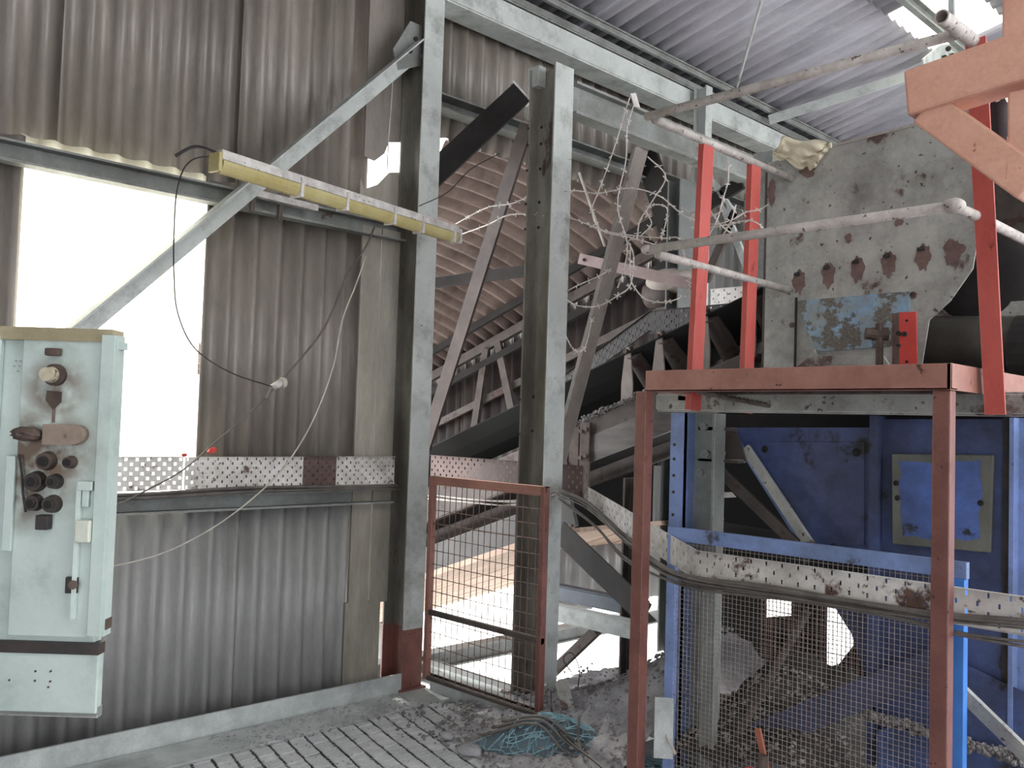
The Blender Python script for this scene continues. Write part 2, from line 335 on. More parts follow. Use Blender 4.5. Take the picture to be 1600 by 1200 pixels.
MB().plate([(-4.44, 3.30, 3.72), (-4.44, 3.47, 3.80), (-4.44, 3.47, 4.05), (-4.44, 3.38, 4.05), (-4.44, 3.26, 3.84)], .008).build('gusset_plate', mint_d, br)
MB().tube([(-4.425, 3.38, 3.86), (-4.435, 3.38, 3.86)], .014).tube([(-4.425, 3.42, 3.95), (-4.435, 3.42, 3.95)], .014).build('bolt', darksteel, br)
# roof steel
for X, lb in ((-4.36, 'dark purlin just inside the eaves under the roof'), (-2.84, 'purlin crossing below the bright rooflight'), (-1.5, 'purlin high under the roof at the right edge')):
    steel('roof_purlin', MB().chan((X, -3, zr(X)-(.02 if X < -4 else .06)), (X, 11.8, zr(X)-(.02 if X < -4 else .06)), .03 if X < -4 else .05, .06 if X < -4 else .1), lb, 'purlin', mint_d)
q0, q1 = at(1200, 180, 'X', -4.36), at(1496, 86, 'X', -2.9)
rb = thing('roof_brace', q0, 'pale grey flat brace under the roof behind the top handrail, bolted plate at its end', 'brace')
MB().ell(q0, q1, .09, .008, up=(0, 0, -1)).build('angle_bar', mint, rb)
gp = [at(x, y, 'X', -2.88) for x, y in ((1470, 70), (1490, 68), (1501, 84), (1494, 98), (1445, 108), (1442, 92))]
MB().plate(gp, .01).build('gusset_plate', mint, rb)
for x, y in ((1482, 76), (1488, 87), (1476, 90)):
    q = at(x, y, 'X', -2.86); MB().ball(q, .022).build('bolt', darksteel, rb)
steel('tie_rod', MB().tube([at(1190, 0, 'Z', 4.73), at(1150, 140, 'Z', 4.5)], .012), 'thin pale rod hanging under the roof above the top handrail', 'rod', mint)
p = [at(x, y, 'X', -2.6) for x, y in ((1487, -40), (1487, 30))]
steel('rooflight_bar', MB().bar(p[0], p[1], .04, .03), 'short grey bar crossing the bright rooflight', 'bar', mint)

# wall fittings: batten on rail, leaking gap string
bt = thing('mounting_strip', (-4.5, 2.5, 2.8), 'short dusty pale strip clamped on the girt behind the batten light', 'bracket')
a, b_ = at(388, 300, 'X', -4.5), at(494, 326, 'X', -4.5)
MB().bar(a, b_, .05, .035).build('strip', white_h, bt)
for px, py in ((394, 316), (437, 332)):
    q = at(px, py, 'X', -4.5); MB().bar(q+V((0, 0, .04)), q-V((0, 0, .05)), .02, .03, (1, 0, 0)).build('clamp', dirtysteel, bt)
MB().tube(curve([at(x, y, 'X', -4.52) for x, y in ((614, 120), (611, 170), (607, 220), (605, 268))]), .004, 5).build('hanging_string', cable_w, label='thin pale string hanging down the wall beside the tall column', cat='string')

# ------------------------------------------------------------------ perforated trays
def tray(mb, p0, p1, h, rows=5, cw=.03, hw=.011, hh=.55, lip=.018, nrm=None, stag=0):
    p0, p1 = V(p0), V(p1); L_ = (p1-p0).length; nc = int(L_/cw); U = (p1-p0)/nc; Z = V((0, 0, h/rows))
    for i in range(nc):
        for j in range(rows):
            o = p0+U*i+Z*j
            if (i+j+stag) % 2: mb.add([o, o+U, o+U+Z, o+Z], [(0, 1, 2, 3)]); continue
            a = (1-hw/cw)/2; b = (1-hh)/2
            q = [o+U*a+Z*b, o+U*(1-a)+Z*b, o+U*(1-a)+Z*(1-b), o+U*a+Z*(1-b)]
            mb.add([o, o+U, o+U+Z, o+Z]+q, [(0, 1, 5, 4), (1, 2, 6, 5), (2, 3, 7, 6), (3, 0, 4, 7)])
    n = nrm or V((1, 0, 0))
    for zz in (0, h):
        a, b = p0+V((0, 0, zz)), p1+V((0, 0, zz)); mb.add([a, b, b+n*lip, a+n*lip], [(0, 1, 2, 3)])
t = thing('cable_tray', (-4.5, 1, 1.22), 'long perforated tray along the wall below the bright window, rust-patched near the column', 'cable tray')
for ya, yb, m in ((-.2, .85, tray_m), (.86, 2.10, tray_m), (2.11, 2.80, tray_m), (2.80, 3.02, tray_r), (3.02, 3.44, tray_m)):
    mb = MB(); tray(mb, (-4.515, ya, 1.222), (-4.515, yb, 1.222), .165, rows=7, cw=.0275, hw=.009 if ya > 2 else .014, hh=.6)
    mb.build('tray_section', m, t, solid=.0015, label='rusted bare section' if m is tray_r else None)
def cables(name, label, lines, mat, r=.007, spread=.02, n=6, parent=None, seed=1, group=None):
    rr = random.Random(seed); mb = MB()
    for k in range(n):
        o = V((rr.uniform(-spread, spread), rr.uniform(-spread, spread), rr.uniform(-spread, spread)))
        mb.tube(curve([V(p)+o+V((rr.uniform(-1, 1), rr.uniform(-1, 1), rr.uniform(-1, 1)))*.006 for p in lines], 4), r*rr.uniform(.6, 1.1), 6)
    return mb.build(name, mat, parent, label, 'cables', group, smooth=True)
cables('cable_bundle', 'bundle of dark cables lying on the lower girt under the wall tray', [(-4.47, y, 1.205+.008*math.sin(y*3)) for y in (-.5, .3, 1, 1.8, 2.4, 3.0, 3.45)], cable_m, n=7, spread=.014)
Y2 = 4.02
t = thing('cable_tray', (-3.9, Y2, 1.25), 'rusty brown tray behind the mesh guard, between the two columns', 'cable tray')
mb = MB(); a = at(672, 756, 'Y', Y2); b = at(905, 790, 'Y', Y2); zz = 1.20
tray(mb, (a.x, Y2, 1.21), (-3.50, Y2, 1.21), .17, rows=6, nrm=V((0, -1, 0)), cw=.03); mb.build('tray_section', tray_r, t, solid=.0015)
P1 = V((-3.50, Y2, 1.21)); P1 = at(918, 796, 'Y', 3.95); P2 = at(1088, 906, 'Y', 3.33); P3 = V((-.8, 3.33, P2.z))
t = thing('cable_tray', P2, 'galvanised perforated tray dropping past the posts and across the blue cage', 'cable tray')
mb = MB(); tray(mb, (-3.50, Y2, 1.21), P1, .16, rows=5, nrm=V((.5, -.8, 0))); mb.build('tray_section', tray_r, t, solid=.0015, label='rusty upper end')
mb = MB(); tray(mb, P1, P2, .125, rows=4, nrm=V((.5, -.8, 0)), cw=.034, hw=.008); mb.build('tray_section', tray_m, t, solid=.0015)
mb = MB(); tray(mb, P2, P3, .125, rows=4, nrm=V((0, -1, 0)), cw=.034, hw=.008); mb.build('tray_section', tray_m, t, solid=.0015)
cn = V((0, -.035, .0))
cables('cable_bundle', 'bundle of grey cables sagging along the foot of the sloping tray', [at(870, 768, 'Y', 3.75), at(920, 790, 'Y', 3.7), at(975, 840, 'Y', 3.55), at(1030, 885, 'Y', 3.42), at(1085, 905, 'Y', 3.29), at(1200, 922, 'Y', 3.29), at(1330, 942, 'Y', 3.29), at(1460, 962, 'Y', 3.29), at(1600, 975, 'Y', 3.29), at(1680, 985, 'Y', 3.29)], cable_m, n=9, spread=.014, r=.006, seed=5)
cables('cable_bundle', 'thick pair of cables drooping below the sloping tray', [at(872, 778, 'Y', 3.7), at(930, 820, 'Y', 3.65), at(975, 870, 'Y', 3.6), at(1030, 900, 'Y', 3.45), at(1100, 918, 'Y', 3.3), at(1250, 938, 'Y', 3.3), at(1400, 965, 'Y', 3.3), at(1500, 990, 'Y', 3.3), at(1620, 1008, 'Y', 3.3)], cable_m, n=2, spread=.008, r=.008, seed=9)
cables('cable_bundle', 'few slack cables crossing behind the mesh guard under the rusty tray', [at(668, 776, 'Y', 3.95), at(730, 782, 'Y', 3.95), at(800, 786, 'Y', 3.95), at(850, 776, 'Y', 3.9), at(875, 770, 'Y', 3.75)], cable_w, n=4, spread=.012, r=.004, seed=2)
# ------------------------------------------------------------------ hanging single cables
def cable(label, pts, ax, val, r=.004, mat=cable_m, name='hanging_cable', cat='cable', lf=None):
    P = [at(x, y, ax, val) for x, y in pts]
    return MB().tube(curve(P), r, 6).build(name, mat, None, label, cat, smooth=True)
cable('thin cable drooping in front of the bright window from the batten light', [(352, 243), (300, 250), (278, 290), (272, 360), (272, 430), (278, 490), (305, 545), (360, 582), (425, 604)], 'X', -4.35, .0035, cable_d)
cable('cable curving down the wall right of the window to the pale connector', [(585, 355), (572, 385), (545, 425), (528, 465), (505, 515), (470, 560), (432, 602)], 'X', -4.42, .006)
cable('cable running from the pale connector down left to the cabinet', [(430, 606), (385, 650), (335, 692), (285, 735), (225, 768), (160, 800)], 'X', -4.38, .004)
cable('longest pale cable sweeping down across the tray to the cabinet edge', [(572, 400), (556, 445), (535, 500), (520, 575), (490, 655), (450, 722), (405, 770), (340, 820), (270, 858), (215, 876), (165, 887)], 'X', -4.36, .004, cable_w)
cable('thin dark cable crossing the tall column above the batten light end', [(655, 322), (700, 300), (735, 265), (780, 240)], 'X', -4.3, .003, cable_d)
j = thing('cable_connector', at(430, 612, 'X', -4.36), 'small pale cable connector hanging where the cables meet on the wall', 'connector')
q = at(425, 606, 'X', -4.36)
MB().tube([q, q+V((0, .05, .03))], [.018, .024], 10).build('plug', white_h, j, smooth=True)
MB().tube([q+V((0, .05, .03)), q+V((0, .075, .03))], .03, 12).build('socket', cable_w, j, smooth=True)
MB().tube([q, q+V((0, -.03, -.06))], .009, 8).build('tail', cable_m, j)
for px, py, lb in ((331, 704, 'small red tag lying on the tray under the window corner'), (288, 711, 'tiny orange scrap on the tray edge below the window')):
    q = at(px, py, 'X', -4.5); MB().ball(q, .022 if px > 300 else .012, 8, 5, (1, 1.3, .8), .2).build('scrap_tag', redbright, None, lb, 'tag')

# ------------------------------------------------------------------ batten light
La, Lb = dep(340, 250, 4.0), dep(712, 366, 5.45)
bl = thing('batten_light', La, 'long dusty fluorescent batten with yellowed, window-tinted diffuser, unlit, strapped to the tall column', 'light')
up = V((0, 0, 1))
MB().sweep([(-.035, .0), (.035, .0), (.028, .045), (-.028, .045)], La, Lb).build('housing', white_h, bl, bevel=.004)
MB().sweep([(.034*math.cos(a), -.002+.055*math.sin(a)) for a in [math.pi+math.pi*k/10 for k in range(11)]], La+(Lb-La)*.004, Lb-(Lb-La)*.004).build('diffuser', yellow_lit, bl, smooth=False)
for f in (.27, .45, .66, .80, .97):
    c = La+(Lb-La)*f; dd = (Lb-La).normalized()*.009
    MB().sweep([(-.038, -.03), (-.036, -.06), (.036, -.06), (.038, -.03), (.04, .03), (-.04, .03)], c-dd, c+dd).build('clip', white_h, bl)
for e, s_ in ((La, -1), (Lb, 1)):
    dd = (Lb-La).normalized()*.02*s_
    MB().sweep([(-.036, -.055), (.036, -.055), (.036, .03), (-.036, .03)], e, e+dd).build('end_cap', white_h if s_ > 0 else yellow_lit, bl, bevel=.004)
MB().tube(curve([La+V((0, 0, .03)), La+V((-.05, -.08, .05)), La+V((-.09, -.15, 0))]), .007, 8).build('cable_gland', cable_d, bl)
q = La+(Lb-La)*.9; MB().bar(q+V((0, 0, .0)), V((-4.385, q.y+.02, q.z+.03)), .03, .02).build('strap', dirtysteel, bl)

# ------------------------------------------------------------------ control cabinet
CN = V((.715, -.70, 0)).normalized(); CU = V((.70, .715, 0)).normalized(); CO = dep(0, 700, 2.0)
def cu(px, py, w_=0.): return atp(px, py, CO+CN*w_, CN)
def cbox(x0, y0, x1, y1, w0, w1, mb=None):      # box on the cabinet face between two face points, w0..w1 out of the face
    a, b = cu(x0, y1), cu(x1, y0); h = b.z-a.z; ln = (b-a).dot(CU); mb = mb or MB()
    o = V((a.x, a.y, a.z)); P = lambda u, z, w_: o+CU*u+V((0, 0, z))+CN*w_
    vs = [P(u, z, w_) for w_ in (w0, w1) for (u, z) in ((0, 0), (ln, 0), (ln, h), (0, h))]
    return mb.add(vs, [(3, 2, 1, 0), (4, 5, 6, 7), (0, 1, 5, 4), (1, 2, 6, 5), (2, 3, 7, 6), (3, 0, 4, 7)])
def cdisc(x, y, r, w0, w1, n=14, r2=None):
    c = cu(x, y); return MB().tube([c+CN*w0, c+CN*w1], [r, r2 if r2 else r], n)
cb = thing('control_cabinet', V((-2.3, .5, 0)), 'pale mint control cabinet with scorched switches in front of the bright window', 'cabinet')
cbox(-190, 522, 168, 998, -.05, -.012).build('body', cabm, cb, bevel=.003)
cbox(-190, 515, 177, 524, -.055, .004).build('top_lip', M('stained_enamel_edge', 'a89e82', '8f8468', 6, .6), cb)
cbox(11, 524, 160, 993, -.012, .0).build('door', cabm, cb, bevel=.002)
cbox(-190, 524, 4, 993, -.012, .004).build('door', cabm, cb, bevel=.002)
cbox(159, 524, 163, 993, -.01, .010).build('door_edge_strip', M('pale_enamel_edge', 'c9d6d0', 'b9c8c2', 5, .4), cb)
cbox(163, 524, 171, 994, -.03, .006).build('side_flange', cabm, cb)
cbox(176, 535, 194, 546, -.02, .0).build('hinge_lug', cabm, cb)
cbox(150, 968, 166, 984, -.03, .0).build('hinge_lug', soot, cb)
def scorch(mat_, cen, rad):
    m = mat_.copy(); m.name = 'scorched_mint_enamel'; n = m.node_tree.nodes; L = m.node_tree.links; b = n['Principled BSDF']
    src = b.inputs['Base Color'].links[0].from_socket; g_ = n.new('ShaderNodeNewGeometry'); out = None
    for c_, r_ in zip(cen, rad):
        d_ = n.new('ShaderNodeVectorMath'); d_.operation = 'DISTANCE'; d_.inputs[1].default_value = c_; L.new(g_.outputs['Position'], d_.inputs[0])
        k_ = n.new('ShaderNodeMapRange'); k_.inputs[1].default_value = r_; k_.inputs[2].default_value = r_*.3; L.new(d_.outputs['Value'], k_.inputs[0])
        if out is None: out = k_.outputs[0]
        else: q_ = n.new('ShaderNodeMath'); q_.operation = 'MAXIMUM'; L.new(out, q_.inputs[0]); L.new(k_.outputs[0], q_.inputs[1]); out = q_.outputs[0]
    no = n.new('ShaderNodeTexNoise'); no.inputs['Scale'].default_value = 22; no.inputs['Detail'].default_value = 5; L.new(g_.outputs['Position'], no.inputs[0])
    nr_ = n.new('ShaderNodeMapRange'); nr_.inputs[1].default_value = .3; nr_.inputs[2].default_value = .58; L.new(no.outputs[0], nr_.inputs[0])
    mu = n.new('ShaderNodeMath'); mu.operation = 'MULTIPLY'; L.new(out, mu.inputs[0]); L.new(nr_.outputs[0], mu.inputs[1])
    x_ = n.new('ShaderNodeMix'); x_.data_type = 'RGBA'; L.new(mu.outputs[0], x_.inputs[0]); L.new(src, x_.inputs[6]); x_.inputs[7].default_value = lin('6e5c4d'); L.new(x_.outputs[2], b.inputs['Base Color'])
    return m
dm_ = scorch(cabm, [cu(70, 715), cu(86, 610), cu(40, 700), cu(30, 770)], [.15, .09, .12, .10])
for o_ in bpy.data.objects:
    if o_.name.startswith('door') and o_.parent == cb: o_.data.materials[0] = dm_
c = cbox(75, 545, 98, 556, 0, .018).build('latch', soot, cb, bevel=.003, label='small tarnished latch at the top of the door')
cdisc(88, 586, .024, 0, .012, 18).build('dial_ring', soot, cb, smooth=False)
cdisc(84, 586, .018, .012, .035, 16, .015).build('rotary_switch', M('cream_bakelite', 'c3b9a5', 'a39983', 20, .5, rust='55453c', amt=.4, rsc=40), cb, label='cream rotary switch with dark slots')
MB().plate([cu(73, 610, .006), cu(95, 612, .006), cu(94, 628, .006), cu(82, 640, .006), cu(71, 625, .006)], .005).build('keyhole_cover', soot, cb)
cbox(82, 638, 87, 660, .0, .004).build('wire_lead', rustm, cb)
mb = cbox(76, 664, 124, 694, .0, .03); c = cu(124, 679); mb.tube([c, c+CN*.03], .021, 16); mb.build('isolator_switch', M('taupe_plastic', '8d7c6f', '7a6a5e', 9, .5), cb, label='taupe plastic isolator with rounded right end')
MB().ball(cu(44, 678, .02), .034, 12, 7, (1, 1, .45), .15).build('burnt_handle', soot, cb, label='blackened melted handle left of the isolator')
MB().tube([cu(72, 690, .012), cu(72, 664, .012)], .004).build('wire_lead', rustm, cb)
for x, y, r, mm in ((75, 720, .021, soot), (112, 722, .014, soot), (58, 752, .023, black), (88, 752, .017, black), (56, 785, .019, black), (84, 787, .020, black)):
    k = cdisc(x, y, r, 0, .02, 16, r*.85).build('push_button', mm, cb, smooth=False)
    cc = cu(x, y); MB().tube([cc+CN*.02, cc+CN*.027], r*.55, 12).build('button_cap', darksteel, k)
cbox(62, 804, 83, 826, 0, .022).build('square_switch', black, cb, bevel=.002)
k = cbox(104, 901, 124, 926, 0, .010).build('key_switch', black, cb, bevel=.002); MB().tube([cu(114, 914, .01), cu(114, 914, .018)], .010).build('key_barrel', soot, k)
cbox(5, 712, 28, 860, 0, .010).build('side_plate', cabm, cb, bevel=.002)
cbox(120, 754, 124, 966, 0, .012).build('conduit_edge', M('pale_enamel_edge', 'c9d6d0'), cb)
cbox(124, 752, 148, 766, 0, .014).build('clamp_block', cabm, cb, bevel=.002)
cbox(130, 766, 142, 792, 0, .010).build('clamp_block', cabm, cb, bevel=.002)
cbox(122, 812, 147, 846, 0, .022).build('pale_cover', M('cream_plastic_cover', 'ccd0c4', 'b9bdb0', 9, .5), cb, bevel=.003)
MB().tube(curve([cu(40, 800, .012), cu(36, 770, .014), cu(34, 740, .012), cu(30, 710, .012)]), .003, 6).build('wire_lead', cable_d, cb)
mb = MB()
for dx, dy in ((0, 0), (8, 0), (3, -8), (10, -8), (6, 8)): cdisc(22+dx, 572+dy, .0022, -.001, .0006, 6).v and mb.add(cdisc(22+dx, 572+dy, .0022, -.001, .0006, 6).v, cdisc(22+dx, 572+dy, .0022, -.001, .0006, 6).f)
mb.build('screw_marks', M('faint_grey_mark', '8d9894'), cb, kind='stuff')
q = cu(-150, 1000, -.08); MB().box((q.x-.03, q.y-.03, 0), (q.x+.03, q.y+.03, 1.12)).build('support_post', mint, cb)
q = cu(-190, 1000, -.14); 
lb = thing('trunking_box', V((-2.25, .55, .95)), 'long pale mint box mounted just below the control cabinet', 'box')
cbox(-190, 1014, 154, 1106, -.03, -.002).build('body', cabm, lb, bevel=.003)
cbox(-190, 1107, 150, 1113, -.03, -.008).build('bottom_lip', mint_d, lb)
cbox(-190, 1006, 155, 1013, -.03, .002).build('top_lip', black, lb)
mb = MB()
for x, y in ((55, 1049), (79, 1049), (78, 1065), (54, 1064), (14, 1063), (75, 1074)): q = cdisc(x, y, .0025, -.003, .0, 6); mb.add(q.v, q.f)
mb.build('screw_marks', soot, lb, kind='stuff')

# ------------------------------------------------------------------ mesh guard between the columns
mg = thing('mesh_guard', (-3.8, 3.5, .1), 'brown framed wire mesh guard standing between the two mint columns', 'guard panel')
gy = 3.5
c = [at(672, 740, 'Y', gy), at(852, 766, 'Y', gy), at(846, 1112, 'Y', gy), at(659, 1062, 'Y', gy)]
zt, zb = 1.285, .10; xl, xr = -4.245, -3.30
MB().ell((xl, gy, zt), (xr, gy, zt), .035, .006, up=(0, 0, -1)).box((xl, gy+.003, zt-.05), (xr-.02, gy+.008, zt-.004)).build('top_rail', brownfr, mg)
MB().box((xl, gy-.006, zb), (xl+.03, gy+.03, zt)).build('stile', brownfr, mg)
MB().box((xr-.03, gy-.006, zb), (xr, gy+.03, zt)).build('stile', brownpost, mg)
MB().box((xl, gy-.004, .475), (xr, gy+.02, .505)).build('middle_rail', dirtysteel, mg)
MB().box((xl, gy-.004, zb), (xr, gy+.02, zb+.02)).build('bottom_rail', dirtysteel, mg)
mb = MB(); n = 19
for i in range(n): x = xl+(xr-xl)*(i+.5)/n; mb.tube([(x, gy+.012, zb), (x+R.uniform(-.006, .006), gy+.012, zt)], .0026, 5)
for i in range(15): z = zb+(zt-zb)*(i+.5)/15; mb.tube([(xl, gy+.014, z), ((xl+xr)/2, gy+.014, z-.004), (xr, gy+.014, z)], .0045 if i == 11 else .0026, 5)
mb.build('wire_mesh', wired, mg)

# ------------------------------------------------------------------ platform deck with handrails
DX0, DX1, DY0, DY1, DZ = -2.46, -1.18, 3.22, 4.9, 1.85
dk = thing('platform_deck', (-1.8, 4, DZ), 'raised red-brown framed platform in front of the rusty hopper', 'platform')
MB().box((DX0, DY0, DZ-.085), (DX1, DY0+.012, DZ+.005)).box((DX0, DY0, DZ-.085), (DX1, DY0+.06, DZ-.077)).build('front_channel', brownfr, dk, bevel=.002)
MB().box((DX0, DY0+.06, DZ-.085), (DX0+.012, DY1, DZ+.005)).build('side_channel', brownfr, dk)
MB().box((DX1-.012, DY0, DZ-.085), (DX1, DY1, DZ+.005)).build('side_channel', brownfr, dk)
mb = MB(); nx, ny = 26, 20
for i in range(nx):
    for jj in range(ny):
        x = DX0+.02+(DX1-DX0-.04)*(i+.5)/nx; y = DY0+.03+.066*jj; a, b = .022, .028
        mb.add([(x-a, y, DZ-.05), (x, y-b, DZ-.046), (x+a, y, DZ-.05), (x, y+b, DZ-.046), (x-a*.75, y, DZ-.04), (x, y-b*.7, DZ-.04), (x+a*.75, y, DZ-.04), (x, y+b*.7, DZ-.04)],
               [(0, 1, 5, 4), (1, 2, 6, 5), (2, 3, 7, 6), (3, 0, 4, 7)])
mb.build('expanded_metal', dirtysteel, dk, kind='stuff')
MB().box((DX0+.012, DY0+.05, DZ-.036), (DX1-.012, DY1, DZ-.03)).build('deck_plate', dirtysteel, dk)
for yy in (3.6, 4.05): MB().box((DX0+.012, yy, DZ-.08), (DX1-.012, yy+.04, DZ-.055)).build('cross_bearer', dirtysteel, dk)
MB().sweep([(0, 0), (.055, 0), (.055, .008), (.008, .008), (.008, .055), (0, .055)], (DX0+.002, DY0+.004, 0), (DX0+.002, DY0+.004, DZ-.085), (0, 1, 0)).build('corner_post', brownpost, dk)
MB().box((DX1-.066, DY0+.012, 0), (DX1-.004, DY0+.062, DZ-.085)).build('corner_post', brownpost, dk, bevel=.006)
MB().box((DX1-.05, 4.6, 0), (DX1, 4.65, DZ-.085)).build('corner_post', brownpost, dk)
hr = thing('handrail', (DX1, DY0, DZ), 'weathered grey pipe handrail around the raised platform', 'handrail')
zM, zT = 2.388, 2.985
def rail(name, pts, r=.019, lab=None): return MB().tube(pts, r, 14).build(name, pipe, hr, smooth=True, label=lab)
rail('middle_rail', [(DX0, DY0, zM), (DX1-.02, DY0, zM)])
rail('middle_rail', [(DX0+.01, DY0+.05, zM-.015), (DX0+.01, 4.44, zM-.03)])
rail('middle_rail', [(DX1, DY0-.0, zM), (DX1+.02, DY0+.2, zM-.005), (DX1+.02, 4.6, zM-.005)])
rail('top_rail', [(DX0-.03, DY0, zT), (DX1, DY0+.01, zT)])
rail('top_rail', [(DX0+.01, DY0+.01, zT-.02), (DX0+.01, 4.44, zT-.03)])
def openpipe(a, b, r, name, lab):
    a, b = V(a), V(b); mb = MB(); mb.tube([a, b], r, 18, caps=False); mb.tube([a, a+(b-a)*.15], r*.8, 18, caps=False)
    dd = (b-a).normalized(); u = dd.orthogonal().normalized(); w_ = dd.cross(u); n = 18
    mb.add([a+(u*math.cos(2*math.pi*k/n)+w_*math.sin(2*math.pi*k/n))*rr_ for rr_ in (r, r*.8) for k in range(n)], [(k, (k+1) % n, n+(k+1) % n, n+k) for k in range(n)])
    return mb.build(name, pipe, hr, smooth=True, label=lab)
a = at(1471, 26, 'X', -1.15); b = at(1560, 94, 'X', -1.15); b = a+(b-a)*1.6
openpipe(a, b, .024, 'top_rail', 'open-ended pipe at the upper right corner')
for q, r in (((DX0-.005, DY0+.005, zM), .027), ((DX1, DY0+.01, zM+.003), .032), ((DX0+.0, DY0+.02, zT), .024)):
    MB().ball(q, r, 14, 9, (1.25, 1.25, .85), .04).build('elbow_joint', pipe, hr, smooth=True)
# red posts: angle iron uprights on the platform sides
def redpost(b, t_, w_, lab, up):
    mb = MB().sweep([(0, 0), (w_, 0), (w_, .008), (.008, .008), (.008, w_), (0, w_)], b, t_, up)
    mb.build('red_post', red, None, lab, 'post', 'red angle-iron posts on the platform')
b0, t0 = at(1069, 640, 'X', -2.47), at(1093, 215, 'X', -2.47)
for b, t_, lab in ((at(1070, 640, 'X', -2.47), at(1092, 215, 'X', -2.47), 'leftmost of the three upright red angle posts, left side of the platform'),
                   (at(1153, 645, 'X', -2.47), at(1167, 256, 'X', -2.47), 'shorter red angle post left of the rusty hopper plate')):
    x0 = -2.44
    MB().sweep([(0, 0), (0, .085), (.008, .085), (.008, .008), (.03, .008), (.03, 0)], (x0, b.y, b.z), (x0, t_.y, t_.z), (0, 1, 0)).build('red_post', red, None, lab, 'post')
b, t_ = at(1548, 648, 'X', -1.14), at(1524, 60, 'X', -1.14)
mb = MB().sweep([(0, 0), (-.068, 0), (-.068, .008), (-.008, .008), (-.008, .06), (0, .06)], (-1.16, b.y, b.z), (-1.175, t_.y, t_.z), (0, 1, 0))
mb.build('red_post', red, None, 'broad red flat post bolted to the right side of the platform', 'post')
mb = MB(); q0, q1 = at(1090, 612, 'Y', 3.5), at(1235, 640, 'Y', 3.75)
N = 90
for ph in (0, 2.1, 4.2):
    mb.tube([q0+(q1-q0)*(i/N)+V((0, math.cos(i*.5+ph)*.007, math.sin(i*.5+ph)*.007)) for i in range(N+1)], .006, 5)
mb.build('twisted_rope', dirtysteel, None, 'dark twisted wire rope slung beneath the platform', 'rope')

# ------------------------------------------------------------------ hopper behind the platform
HY = 4.43
hp = thing('hopper', (-1.9, HY, 1.85), 'big rust-spotted grey-green hopper plate behind the platform rails', 'hopper')
h = lambda x, y, yy=HY: at(x, y, 'Y', yy)
MB().plate([h(1193, 574), h(1200, 254), h(1228, 247), h(1300, 226), h(1440, 191), h(1525, 170), h(1535, 330), h(1520, 420), h(1485, 470), h(1452, 500), h(1440, 574)], .01).build('face_plate', plate_g, hp, bevel=.002)
a = h(1198, 254); MB().box((a.x-.008, HY, 1.9), (a.x+.004, 5.3, 3.05)).build('side_plate', dirtysteel, hp)
mb = MB().bar(h(1228, 247), h(1530, 169), .012, .012).build('top_edge', M('worn_bright_edge', 'b8b2ac', '9c958f', 9, .4), hp)
MB().plate([h(x, y, 4.75) for x, y in ((1440, 170), (1720, 130), (1720, 600), (1440, 600))], .01).build('rear_plate', dirtysteel, hp)
pp = [h(1246, 470, HY-.014), h(1420, 455, HY-.014), h(1421, 530, HY-.014), h(1385, 542, HY-.014), h(1280, 549, HY-.014), h(1268, 540, HY-.014)]
MB().plate(pp, .012).build('repair_plate', patch, hp, label='mottled blue and grey repair plate')
q = h(1245, 465); MB().box((q.x-.004, HY-.012, 1.86), (q.x+.004, HY, q.z)).build('seam_strip', darksteel, hp)
for x, y, sx, sz in ((1404, 345, .5, .5), (1490, 392, 1.1, .9), (1325, 372, .4, .4), (1205, 300, .6, 1.2), (1262, 268, 1.1, .5)):
    c_ = h(x, y, HY-.003); rr = random.Random(x)
    MB().plate([c_+V((math.cos(a)*.04*sx*(1+.2*math.sin(a*5+x)+rr.uniform(-.15, .15)), 0, math.sin(a)*.06*sz*(1+.2*math.sin(a*3+x)+rr.uniform(-.15, .15)))) for a in [k*2*math.pi/36 for k in range(36)]], .002).build('rust_patch', rustm, hp)
for x, y in ((1248, 428), (1294, 417), (1340, 408), (1388, 399), (1442, 388)):
    c_ = h(x, y, HY-.004); rr = random.Random(x)
    pg = [c_+V((math.cos(a)*.036*(1+.12*math.sin(a*5+x)+rr.uniform(-.1, .1)), 0, -.03+math.sin(a)*(.075 if math.sin(a) < 0 else .05)*(1+.15*math.sin(a*7+x)+rr.uniform(-.08, .08)))) for a in [k*2*math.pi/40 for k in range(40)]]
    s_ = MB().plate(pg, .002).build('rust_patch', rustm, hp)
    MB().tube([c_+V((0, 0, 0)), c_+V((-.012, -.022, -.008))], [.013, .009], 8).build('bolt', darksteel, s_)
for x, y, r in ((1254, 478, .018), (1427, 461, .018), (1237, 508, .015)):
    c_ = h(x, y, HY-.004); MB().ball(c_, r, 12, 7, (1, .25, 1), .15).build('weld_boss', dirtysteel if r < .02 else rustm, hp)
MB().tube([h(1440, 535, 4.60), h(1720, 540, 4.60)], .13, 24).build('drum_shaft', M('dusty_dark_drum', '5d5b56', '45423e', 4, .5, bump=.1), hp, smooth=True)
MB().tube([h(1590, 548, 4.55), h(1640, 548, 4.55)], .16, 20).build('shaft_collar', darksteel, hp)
MB().ball(h(1530, 440, 4.7), .26, 20, 12, (1, .3, 1)).build('bearing_housing', darksteel, hp, smooth=True)
MB().plate([h(x, y, 4.65) for x, y in ((1452, 478), (1600, 470), (1720, 468), (1720, 492), (1600, 495), (1452, 500))], .05).build('ledge', plate_g, hp)
